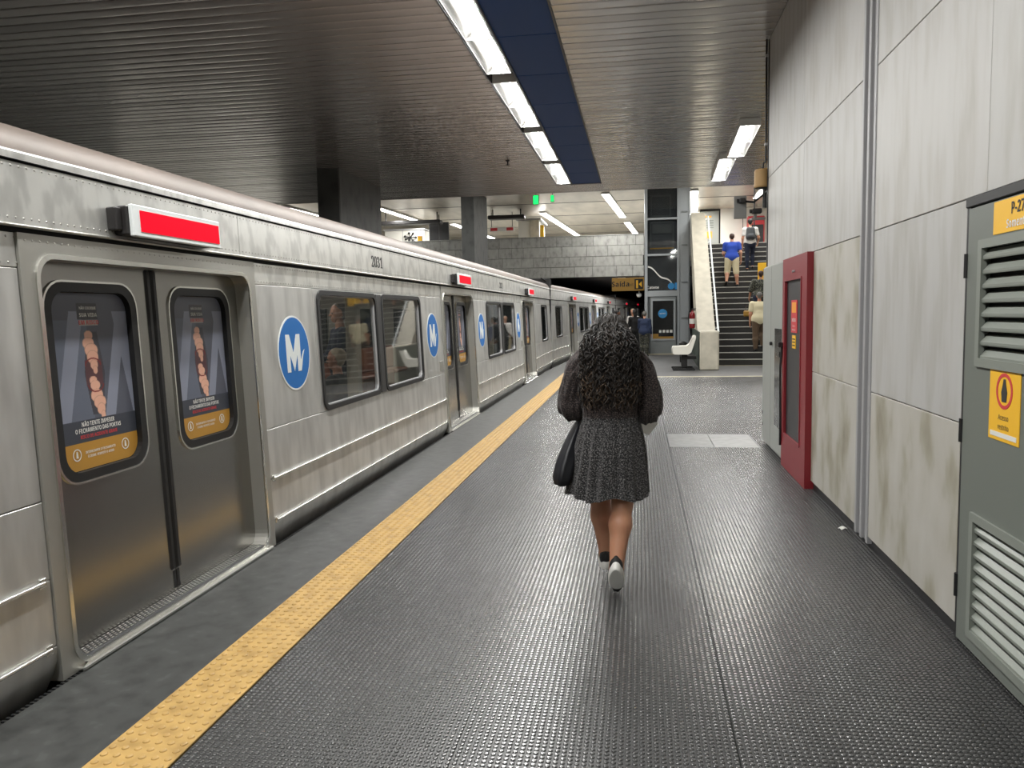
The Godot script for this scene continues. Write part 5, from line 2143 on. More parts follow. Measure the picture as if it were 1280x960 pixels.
func head_bones(hh: float) -> Array:                  # hh = head height; the origin is the centre of the head; it faces -z
	var r := hh / 2
	return [[Vector3(0, 0.30 * r, 0.16 * r), Vector3(0, 0.36 * r, -0.10 * r), 0.68 * r, 0.64 * r], [Vector3(0, -0.10 * r, -0.18 * r), Vector3(0, -0.62 * r, -0.42 * r), 0.56 * r, 0.30 * r],
		[Vector3(0, 0.06 * r, -0.74 * r), Vector3(0, -0.16 * r, -0.92 * r), 0.06 * r, 0.10 * r, 1.0, 0.02], [Vector3(-0.10 * r, -0.20 * r, -0.82 * r), Vector3(0.10 * r, -0.20 * r, -0.82 * r), 0.06 * r, 0.06 * r, 1.0, 0.015],
		[Vector3(-0.20 * r, -0.42 * r, -0.68 * r), Vector3(0.20 * r, -0.42 * r, -0.68 * r), 0.07 * r, 0.07 * r, 1.0, 0.008],
		[Vector3(-0.18 * r, -0.51 * r, -0.66 * r), Vector3(0.18 * r, -0.51 * r, -0.66 * r), 0.075 * r, 0.075 * r, 1.0, 0.008],
		[Vector3(-0.35 * r, 0.16 * r, -0.66 * r), Vector3(-0.14 * r, 0.20 * r, -0.72 * r), 0.07 * r, 0.06 * r, 1.0, 0.02], [Vector3(0.35 * r, 0.16 * r, -0.66 * r), Vector3(0.14 * r, 0.20 * r, -0.72 * r), 0.07 * r, 0.06 * r, 1.0, 0.02],
		[Vector3(-0.68 * r, 0.10 * r, 0.06 * r), Vector3(-0.66 * r, -0.22 * r, 0.0), 0.09 * r, 0.06 * r, 1.0, 0.01], [Vector3(0.68 * r, 0.10 * r, 0.06 * r), Vector3(0.66 * r, -0.22 * r, 0.0), 0.09 * r, 0.06 * r, 1.0, 0.01]]


# a hand in its own frame: wrist at the origin, fingers along -z, palm facing -y, thumb on side s
func hand_bones(s: float, q: float, curl: float) -> Array:
	var out := [[Vector3(0, 0, 0.02) * q, Vector3(0, 0, -0.03) * q, 0.022 * q, 0.024 * q, 1.0, 0.015], [Vector3(-0.018, 0, -0.03) * q, Vector3(-0.024, 0, -0.085) * q, 0.016 * q, 0.012 * q, 1.0, 0.012],
		[Vector3(0.018, 0, -0.03) * q, Vector3(0.024, 0, -0.082) * q, 0.016 * q, 0.012 * q, 1.0, 0.012], [Vector3(0, 0, -0.03) * q, Vector3(0, 0, -0.088) * q, 0.017 * q, 0.013 * q, 1.0, 0.012]]
	var lens := [0.066, 0.076, 0.070, 0.054]
	for k in 4:
		var x := (-0.027 + 0.018 * k) * s
		var p := Vector3(x, 0, -0.085 - (0.004 if k == 1 or k == 2 else 0.0)) * q
		var a := curl * 0.5
		for seg in 3:
			var l: float = lens[k] * [0.45, 0.32, 0.25][seg] * q
			var e := p + Vector3(0, -sin(a), -cos(a)) * l
			out.append([p, e, (0.0092 - 0.0008 * seg) * q, (0.0086 - 0.001 * seg) * q, 1.0, 0.003])
			p = e
			a += curl
	var t := Vector3(-0.024 * s, -0.004, -0.025) * q
	var dirs := [Vector3(-0.75 * s, -0.25, -0.6).normalized(), Vector3(-0.30 * s, -0.35 - 0.3 * curl, -0.85).normalized()]
	for seg in 2:
		var e: Vector3 = t + dirs[seg] * [0.042, 0.034][seg] * q
		out.append([t, e, [0.0125, 0.0105][seg] * q, [0.0105, 0.0085][seg] * q, 1.0, 0.006])
		t = e
	return out


# Builds a clothed person; everything below is in the person's own frame, facing -z, feet on y = 0.
func person(sp: Dictionary) -> Node3D:
	var H: float = sp.get("h", 1.7)
	var w: float = sp.get("build", 1.0)
	var cell: float = sp.get("cell", 0.02)
	var q := H / 1.7
	var root := Node3D.new()
	root.name = numbered(sp.get("called", "person"))
	add_child(root)
	tag(root, sp.label, "person", sp.get("group", ""))
	# ---- joints
	var hy := 0.0
	var j := {}
	var spread: float = sp.get("spread", 0.0)
	var low := 1e6
	for s in [-1, 1]:
		var lg: Array = sp.leg_l if s < 0 else sp.leg_r          # [thigh forward, knee bend, foot pitch]
		var hip := Vector3(s * 0.088 * q * w, 0, 0)
		var kn := hip + Vector3(s * (spread + sp.get("knee_in", 0.0)), -cos(lg[0]), -sin(lg[0])).normalized() * 0.425 * q
		var b: float = lg[0] - lg[1]
		var an := kn + Vector3(s * (spread + sp.get("ankle_in", 0.0)), -cos(b), -sin(b)).normalized() * 0.405 * q
		var toe := an + Vector3(s * 0.012, -0.055 * q, -0.0) + Vector3(0, -sin(lg[2]), -cos(lg[2])) * 0.155 * q
		var heel := an + Vector3(0, -0.055 * q, 0) + Vector3(0, sin(lg[2]), cos(lg[2])) * 0.045 * q
		if absf(lg[2]) > 0.2:                                    # turned about the ankle
			var dn := Vector3(0, -cos(lg[2]), sin(lg[2]))
			toe = an + dn * 0.055 * q + Vector3(0, -sin(lg[2]), -cos(lg[2])) * 0.155 * q
			heel = an + dn * 0.055 * q + Vector3(0, sin(lg[2]), cos(lg[2])) * 0.045 * q
		low = minf(low, minf(toe.y, heel.y) - 0.028 * q)
		j[s] = {"hip": hip, "knee": kn, "ankle": an, "toe": toe, "heel": heel}
	hy = -low
	for s in [-1, 1]:
		for k in j[s]:
			j[s][k] += Vector3(0, hy, 0)
	var lean: float = sp.get("lean", 0.0)
	var tb := Basis(Vector3.RIGHT, -lean)
	var hipc := Vector3(0, hy, 0)
	var waist := hipc + tb * Vector3(0, 0.17 * q, 0)
	var chest := hipc + tb * Vector3(0, 0.36 * q, 0)
	var neck := hipc + tb * Vector3(0, 0.52 * q, 0.0)
	var nod: float = sp.get("nod", 0.0)
	var headc := neck + tb * Vector3(0, 0.165 * q - sp.get("drop", 0.0), -0.02 * q - nod * 0.05)
	for s in [-1, 1]:
		var ar: Array = sp.arm_l if s < 0 else sp.arm_r          # [forward, out, elbow bend, turn in]
		var sh := hipc + tb * Vector3(s * 0.180 * q * w, 0.455 * q, 0)
		var up := tb * Vector3(s * sin(ar[1]), -cos(ar[0]) * cos(ar[1]), -sin(ar[0])).normalized()
		var el := sh + up * 0.285 * q
		var fa: float = ar[0] + ar[2]
		var fo := tb * Vector3(s * (sin(ar[1]) - ar[3]), -cos(fa), -sin(fa)).normalized()
		var wr := el + fo * 0.245 * q
		j[s].merge({"shoulder": sh, "elbow": el, "wrist": wr, "fore": fo})
	var torso := func(g: float) -> Array:
		return [[hipc + Vector3(-0.055 * q * w, -0.01 * q, 0), hipc + Vector3(0.055 * q * w, -0.01 * q, 0), 0.118 * q * w + g, 0.118 * q * w + g, 0.86], [hipc, waist, 0.130 * q * w + g, 0.122 * q * w + g, 0.80],
			[waist + Vector3(-0.04 * q * w, 0, 0), chest + Vector3(-0.055 * q * w, 0, 0), 0.095 * q * w + g, 0.108 * q * w + g, 0.84], [waist + Vector3(0.04 * q * w, 0, 0), chest + Vector3(0.055 * q * w, 0, 0), 0.095 * q * w + g, 0.108 * q * w + g, 0.84],
			[chest, neck - Vector3(0, 0.06 * q, 0), 0.115 * q * w + g, 0.07 * q + g, 0.8], [j[-1].shoulder, j[1].shoulder, 0.058 * q + g, 0.058 * q + g]]
	var arm := func(s: int, g: float, t: float) -> Array:      # t: 0..1 upper arm, 1..2 forearm
		var out := []
		var a: Vector3 = j[s].shoulder
		var b: Vector3 = j[s].elbow
		var c: Vector3 = j[s].wrist
		var t1 := minf(t, 1.0)
		out.append([a, a.lerp(b, t1), 0.052 * q * w + g, lerpf(0.052, 0.040, t1) * q * w + g])
		if t > 1.0:
			var t2 := minf(t - 1.0, 1.0)
			out.append([b, b.lerp(c, t2), 0.040 * q * w + g, lerpf(0.040, 0.026, t2) * q * w + g])
		return out
	var leg := func(s: int, g0: float, t: float) -> Array:
		var g: float = g0 + sp.get("leg_fat", 0.0)
		var out := []
		var a: Vector3 = j[s].hip
		var b: Vector3 = j[s].knee
		var c: Vector3 = j[s].ankle
		var t1 := minf(t, 1.0)
		out.append([a, a.lerp(b, t1), 0.092 * q * w + g, lerpf(0.092, 0.056, t1) * q * w + g])
		if t > 1.0:
			var t2 := minf(t - 1.0, 1.0)
			var back := Vector3(0, 0.0, 0.016 * q)
			if t2 > 0.45:
				out.append([b, b.lerp(c, 0.33) + back, 0.054 * q * w + g, 0.060 * q * w + g])
				out.append([b.lerp(c, 0.33) + back, b.lerp(c, t2), 0.060 * q * w + g, lerpf(0.060, 0.034, t2) * q * w + g])
			else:
				out.append([b, b.lerp(c, t2), 0.054 * q * w + g, 0.054 * q * w + g])
		return out
	# ---- body
	var bones := []
	bones.append_array(torso.call(-0.004))
	bones.append([neck - Vector3(0, 0.05 * q, 0), headc - Vector3(0, 0.06 * q, 0), 0.056 * q, 0.050 * q])
	for s in [-1, 1]:
		bones.append_array(arm.call(s, 0.0, 2.0))
		bones.append_array(leg.call(s, 0.0, 2.0))
		bones.append([j[s].ankle, j[s].heel + Vector3(0, 0.015, 0), 0.034 * q, 0.026 * q])
		bones.append([j[s].ankle - Vector3(0, 0.02 * q, 0), j[s].heel.lerp(j[s].toe, 0.82) + Vector3(0, 0.004, 0), 0.028 * q, 0.014 * q])
	var out := flesh(bones, cell)
	var hb := Basis(Vector3.UP, sp.get("look", 0.0)) * Basis(Vector3.RIGHT, -nod)
	var hxf := Transform3D(hb, headc)
	flesh(head_bones(0.232 * q), minf(cell * 0.5, 0.008), out, 0.03, hxf)
	for s in [-1, 1]:
		var fo: Vector3 = j[s].fore
		var side := Vector3.UP.cross(fo).normalized() if absf(fo.y) < 0.95 else Vector3(0, 0, 1).cross(fo).normalized()
		var palm := Vector3(-s, 0, 0)
		palm = (palm - fo * palm.dot(fo)).normalized()
		var hbz := Basis((-palm).cross(-fo).normalized(), -palm, -fo)
		flesh(hand_bones(1.0 if s > 0 else -1.0, 1.05 * q, sp.get("curl", 0.45)), cell * 0.28 if cell < 0.015 else 0.0058, out, 0.012, Transform3D(hbz, j[s].wrist))
	put("body", net_mesh(out), sp.skin, root)
	# ---- eyes
	var st := mb()
	for s in [-1.0, 1.0]:
		var e: Vector3 = hxf * (Vector3(s * 0.30, 0.04, -0.70) * 0.116 * q)
		lathe(st, [Vector2(0.0, -0.011), Vector2(0.009, -0.006), Vector2(0.012, 0.0), Vector2(0.009, 0.006), Vector2(0.0, 0.011)], 8, Transform3D(Basis(), e))
	obj("eyes", st, M.eye_dark, root)
	# ---- clothes
	if sp.has("shirt"):
		bones = []
		bones.append_array(torso.call(0.016))
		if sp.get("coat", 0.0) <= 0.0:
			bones.remove_at(0)
			bones[0] = [hipc.lerp(waist, 0.20), waist, 0.134 * q * w + 0.018 + sp.get("shirt_loose", 0.0), 0.124 * q * w + 0.018, 0.84]
			bones.append([hipc.lerp(waist, 0.22) + Vector3(-0.055 * q * w, 0, 0), hipc.lerp(waist, 0.22) + Vector3(0.055 * q * w, 0, 0), 0.118 * q * w + 0.022 + sp.get("shirt_loose", 0.0), 0.118 * q * w + 0.022 + sp.get("shirt_loose", 0.0), 0.90])
			for sd in [-1.0, 1.0]:
				bones.append([hipc.lerp(waist, 0.16) + Vector3(sd * 0.062 * q * w, 0, 0), waist + Vector3(sd * 0.05 * q * w, 0, 0), 0.092 * q * w + 0.016 + sp.get("shirt_loose", 0.0), 0.090 * q * w + 0.016, 0.95])
		for s in [-1, 1]:
			bones.append_array(arm.call(s, 0.016 + sp.get("sleeve_loose", 0.0), sp.get("sleeve", 0.6)))
		if sp.get("coat", 0.0) > 0.0:
			for s in [-1, 1]:
				bones.append_array(leg.call(s, 0.03, sp.coat))
		put("shirt", net_mesh(flesh(bones, cell * 0.9)), sp.shirt, root)
	if sp.has("trousers"):
		bones = [[hipc + Vector3(-0.055 * q * w, -0.01 * q, 0), hipc + Vector3(0.055 * q * w, -0.01 * q, 0), 0.118 * q * w + 0.010, 0.118 * q * w + 0.010, 0.88], [hipc, hipc.lerp(waist, 0.5), 0.130 * q * w + 0.009, 0.126 * q * w + 0.009, 0.82]]
		for s in [-1, 1]:
			bones.append_array(leg.call(s, 0.012 + sp.get("leg_loose", 0.0), sp.get("trouser_len", 1.95)))
		put("trousers", net_mesh(flesh(bones, cell * 0.9)), sp.trousers, root)
	if sp.has("hair"):
		var r := 0.116 * q
		var hbn := [[Vector3(0, 0.36, 0.26) * r, Vector3(0, 0.44, 0.0) * r, 0.70 * r, 0.64 * r], [Vector3(0, 0.1, 0.34) * r, Vector3(0, -0.25, 0.32) * r, 0.60 * r, 0.42 * r]]
		var hl: float = sp.get("hair_len", 0.0)
		if hl > 0.0:
			hbn.append([Vector3(-0.25, 0.1, 0.4) * r, Vector3(-0.3 * r, -hl, 0.55 * r), 0.5 * r, 0.35 * r])
			hbn.append([Vector3(0.25, 0.1, 0.4) * r, Vector3(0.3 * r, -hl, 0.55 * r), 0.5 * r, 0.35 * r])
		put("hair", net_mesh(flesh(hbn, minf(cell * 0.5, 0.008), {}, 0.02, hxf)), sp.hair, root)
	for s in [-1, 1]:
		if not sp.get("plain_shoes", true):
			break
		bones = [[j[s].heel + Vector3(0, 0.02, 0), j[s].toe + Vector3(0, 0.004, 0), 0.036 * q, 0.032 * q], [j[s].ankle - Vector3(0, 0.03 * q, 0), j[s].heel.lerp(j[s].toe, 0.5) + Vector3(0, 0.02, 0), 0.038 * q, 0.036 * q]]
		put("shoe", net_mesh(flesh(bones, cell * 0.6)), sp.shoes, root)
	root.set_meta("joints", {"l": j[-1], "r": j[1], "neck": neck, "head": hxf, "hip": hipc, "chest": chest})
	# ---- into the scene
	root.position = sp.at
	root.rotation.y = sp.get("turn", 0.0)
	return root


func cloth(called: String, c: Color, rough := 0.85) -> StandardMaterial3D:
	var m := mat(called, c, rough)
	m.rim_enabled = true
	m.rim = 0.25
	m.rim_tint = 0.5
	return m


func speckle(called: String, dark: Color, light: Color, seed_n: int, freq: float, edge: float, sc: float) -> StandardMaterial3D:
	var m := cloth(called, Color(1, 1, 1))
	m.albedo_texture = noise_tex(seed_n, freq, Vector2i(256, 256), [[0.0, dark], [edge - 0.04, dark], [edge + 0.04, light], [1.0, light]], FastNoiseLite.TYPE_SIMPLEX_SMOOTH, 2)
	tri_tex(m, Vector3(sc, sc, sc), true)
	return m


func build_people() -> void:
	var sk := mat("skin", Color(0.72, 0.52, 0.41), 0.5)
	sk.subsurf_scatter_enabled = true
	sk.subsurf_scatter_strength = 0.15
	mat("skin_light", Color(0.74, 0.55, 0.45), 0.5)
	mat("skin_dark", Color(0.40, 0.26, 0.19), 0.5)
	mat("eye_dark", Color(0.06, 0.05, 0.05), 0.3)
	mat("hair_grey", Color(0.42, 0.41, 0.39), 0.7)
	mat("hair_black", Color(0.06, 0.055, 0.05), 0.6)
	mat("hair_brown", Color(0.22, 0.13, 0.09), 0.6)
	mat("hair_white", Color(0.75, 0.70, 0.60), 0.6)
	cloth("blue_shirt", Color(0.12, 0.25, 0.62))
	cloth("cream_cloth", Color(0.83, 0.79, 0.66))
	cloth("navy_cloth", Color(0.08, 0.11, 0.19))
	cloth("black_cloth", Color(0.05, 0.05, 0.055))
	cloth("brown_cloth", Color(0.36, 0.29, 0.22))
	cloth("white_cloth", Color(0.82, 0.81, 0.79))
	cloth("grey_cloth", Color(0.26, 0.27, 0.28))
	cloth("red_cloth", Color(0.55, 0.20, 0.18))
	cloth("denim", Color(0.12, 0.17, 0.28))
	mat("shoe_black", Color(0.05, 0.05, 0.055), 0.6)
	mat("shoe_white", Color(0.86, 0.86, 0.84), 0.5)
	speckle("floral_dark", Color(0.07, 0.08, 0.07), Color(0.45, 0.45, 0.38), 51, 0.045, 0.62, 2.0)
	build_woman()
	# ---- on the stairs
	var on_stair := func(i: int, x: float) -> Vector3:
		return Vector3(x, (i + 1) * 0.18 + 0.006, -23.7 - i * 0.29 - 0.14)
	person({"label": "man in blue T-shirt and cream shorts climbing the stairs", "group": "people on the stairs", "h": 1.74, "build": 1.12, "at": on_stair.call(12, 3.03), "turn": -0.05,
		"leg_l": [0.25, 0.85, 0.35], "leg_r": [0.08, 0.05, 0.0], "arm_l": [0.2, 0.22, 0.9, 0.5], "arm_r": [-0.1, 0.25, 0.5, 0.2], "lean": 0.12, "nod": 0.15,
		"skin": M.skin_light, "hair": M.hair_brown, "shirt": M.blue_shirt, "shirt_loose": 0.012, "trousers": M.cream_cloth, "trouser_len": 1.1, "leg_loose": 0.016, "spread": 0.09, "shoes": M.shoe_black})
	var packed := person({"label": "person with grey backpack and navy trousers near the top of the stairs", "group": "people on the stairs", "h": 1.74, "at": on_stair.call(15, 3.72), "turn": -0.05,
		"leg_l": [0.1, 0.1, 0.0], "leg_r": [0.55, 0.8, 0.1], "arm_l": [0.1, 0.2, 0.3, 0.2], "arm_r": [0.15, 0.35, 0.8, 0.4], "lean": 0.1, "nod": 0.2,
		"skin": M.skin, "hair": M.hair_black, "shirt": M.white_cloth, "trousers": M.navy_cloth, "trouser_len": 1.9, "shoes": M.shoe_black})
	backpack(packed, M.grey_cloth, "grey backpack worn by the person near the top of the stairs")
	var pk := person({"label": "person in dark patterned top and dark skirt lower on the stairs", "group": "people on the stairs", "h": 1.66, "build": 1.1, "at": on_stair.call(5, 3.66), "turn": -0.1,
		"leg_l": [0.05, 0.05, 0.0], "leg_r": [0.5, 0.75, 0.1], "arm_l": [0.1, 0.35, 0.6, 0.2], "arm_r": [0.2, 0.25, 0.7, 0.4], "lean": 0.08, "nod": 0.1,
		"skin": M.skin, "hair": M.hair_brown, "shirt": M.floral_dark, "sleeve": 0.9, "sleeve_loose": 0.02, "shirt_loose": 0.02, "trousers": M.navy_cloth, "trouser_len": 0.95, "leg_loose": 0.03, "shoes": M.shoe_black})
	var fb := thing("folded_bag", "small tan bag held by the person in the dark patterned top", "bag", pk.position + Vector3(-0.40, 0.42, 0.05))
	var st := mb()
	box(st, Vector3(-0.11, -0.12, 0.04), Vector3(0.11, 0.06, -0.04), 0.03)
	obj("body", st, M.sign_dull_yellow, fb)
	st = mb()
	tube(st, [Vector3(-0.07, 0.05, 0), Vector3(-0.02, 0.2, 0), Vector3(0.04, 0.2, 0), Vector3(0.07, 0.05, 0)], 0.008, 6)
	obj("handle", st, M.brown_cloth, fb)
	person({"label": "grey haired man in cream T-shirt and brown trousers starting up the stairs", "group": "people on the stairs", "h": 1.72, "build": 1.12, "at": on_stair.call(1, 3.46), "turn": -0.08,
		"leg_l": [0.05, 0.05, 0.0], "leg_r": [0.6, 0.85, 0.1], "arm_l": [-0.05, 0.15, 0.25, 0.1], "arm_r": [0.2, 0.2, 0.4, 0.1], "lean": 0.12, "nod": 0.2,
		"skin": M.skin, "hair": M.hair_grey, "shirt": M.cream_cloth, "shirt_loose": 0.02, "sleeve_loose": 0.01, "trousers": M.brown_cloth, "leg_loose": 0.01, "shoes": M.shoe_black})
	# ---- waiting by the lift
	person({"label": "grey haired person in blue jacket and patterned trousers beside the lift door", "group": "people waiting by the lift", "h": 1.58, "build": 1.05, "at": Vector3(0.20, 0, -28.8), "turn": -0.3,
		"leg_l": [0.05, 0.05, 0.0], "leg_r": [-0.05, 0.05, 0.0], "arm_l": [0.3, 0.15, 1.2, 0.5], "arm_r": [0.1, 0.12, 0.3, 0.1], "lean": 0.02, "nod": 0.05,
		"skin": M.skin_light, "hair": M.hair_grey, "shirt": M.denim, "sleeve": 1.9, "shirt_loose": 0.02, "trousers": M.floral_dark, "leg_loose": 0.015, "shoes": M.shoe_black})
	person({"label": "person in long black clothes facing the train, beside the blue jacket", "group": "people waiting by the lift", "h": 1.66, "at": Vector3(-0.14, 0, -29.4), "turn": 0.5,
		"leg_l": [0.1, 0.1, 0.0], "leg_r": [-0.1, 0.05, 0.0], "arm_l": [0.3, 0.1, 0.9, 0.3], "arm_r": [0.1, 0.1, 0.2, 0.1], "nod": 0.05,
		"skin": M.skin, "hair": M.hair_black, "hair_len": 0.12, "shirt": M.black_cloth, "sleeve": 1.9, "shirt_loose": 0.02, "coat": 0.8, "trousers": M.black_cloth, "leg_loose": 0.02, "shoes": M.shoe_black})
	person({"label": "pale haired person in light clothes half hidden behind the waiting pair", "group": "people waiting by the lift", "h": 1.68, "at": Vector3(-0.20, 0, -30.3), "turn": 2.6,
		"leg_l": [0.05, 0.05, 0.0], "leg_r": [-0.05, 0.05, 0.0], "arm_l": [0.2, 0.1, 0.4, 0.2], "arm_r": [0.2, 0.1, 0.4, 0.2],
		"skin": M.skin_light, "hair": M.hair_white, "hair_len": 0.1, "shirt": M.white_cloth, "sleeve": 1.8, "trousers": M.cream_cloth, "shoes": M.shoe_white})
	person({"label": "dark haired person in black leaning forward near the train, above the woman's head", "group": "people waiting by the lift", "h": 1.72, "at": Vector3(-0.98, 0, -25.2), "turn": -1.2,
		"leg_l": [0.1, 0.1, 0.0], "leg_r": [-0.1, 0.05, 0.0], "arm_l": [0.4, 0.1, 0.9, 0.3], "arm_r": [0.4, 0.1, 0.9, 0.3], "lean": 0.45, "nod": 0.3,
		"skin": M.skin_dark, "hair": M.hair_black, "shirt": M.black_cloth, "sleeve": 1.9, "trousers": M.black_cloth, "shoes": M.shoe_black})
	# ---- riding in the nearest car
	var sit := {"leg_l": [1.5, 1.5, 0.0], "leg_r": [1.45, 1.4, 0.0], "arm_l": [0.3, 0.1, 1.2, 0.4], "arm_r": [0.3, 0.1, 1.2, 0.4]}
	var ride := func(extra: Dictionary) -> Node3D:
		var d := sit.duplicate()
		d.merge(extra, true)
		d["group"] = "passengers seen through the nearest car's windows"
		return person(d)
	ride.call({"label": "passenger in red top with one arm raised, seen through the train window", "h": 1.68, "at": Vector3(-3.95, 0, -7.0), "turn": 1.2, "leg_l": [0.05, 0.05, 0.0], "leg_r": [-0.05, 0.05, 0.0],
		"arm_r": [2.5, 0.25, 0.3, 0.1], "arm_l": [0.3, 0.15, 1.3, 0.4], "skin": M.skin, "hair": M.hair_black, "hair_len": 0.15, "shirt": M.red_cloth, "sleeve": 0.8, "trousers": M.black_cloth, "shoes": M.shoe_black})
	ride.call({"label": "seated passenger with pale grey hair, low in the nearest train window", "h": 1.62, "at": Vector3(-3.02, 0, -7.75), "turn": -PI / 2 + PI, "skin": M.skin_light, "hair": M.hair_white, "shirt": M.grey_cloth, "sleeve": 1.7, "trousers": M.black_cloth, "shoes": M.shoe_black})
	ride.call({"label": "seated passenger in cream top at the lower left of the train window", "h": 1.60, "at": Vector3(-3.02, 0, -6.85), "turn": PI / 2, "skin": M.skin, "hair": M.hair_grey, "shirt": M.cream_cloth, "sleeve": 1.7, "trousers": M.brown_cloth, "shoes": M.shoe_black})
	ride.call({"label": "standing passenger in navy seen through the second train window", "h": 1.74, "at": Vector3(-3.5, 0, -9.1), "turn": 2.2, "leg_l": [0.05, 0.05, 0.0], "leg_r": [-0.05, 0.05, 0.0],
		"arm_r": [0.3, 0.15, 1.0, 0.4], "skin": M.skin_light, "hair": M.hair_grey, "shirt": M.navy_cloth, "sleeve": 1.9, "trousers": M.black_cloth, "shoes": M.shoe_black})


func backpack(who: Node3D, m: Material, label: String) -> void:
	var b := thing("backpack", label, "backpack", who.position, who.rotation.y)
	var jn: Dictionary = who.get_meta("joints")
	var c: Vector3 = jn.chest
	var out := flesh([[c + Vector3(-0.07, -0.18, 0.20), c + Vector3(-0.06, 0.08, 0.19), 0.09, 0.08], [c + Vector3(0.07, -0.18, 0.20), c + Vector3(0.06, 0.08, 0.19), 0.09, 0.08], [c + Vector3(-0.05, -0.14, 0.27), c + Vector3(0.05, -0.14, 0.27), 0.06, 0.06]], 0.015)
	put("pack", net_mesh(out), m, b)
	for s in [-1.0, 1.0]:
		var st := mb()
		tube(st, [c + Vector3(s * 0.09, 0.12, 0.14), c + Vector3(s * 0.10, 0.17, 0.02), c + Vector3(s * 0.11, 0.05, -0.13), c + Vector3(s * 0.13, -0.15, -0.06), c + Vector3(s * 0.11, -0.22, 0.14)], 0.014, 6)
		obj("strap", st, M.iron_black, b)


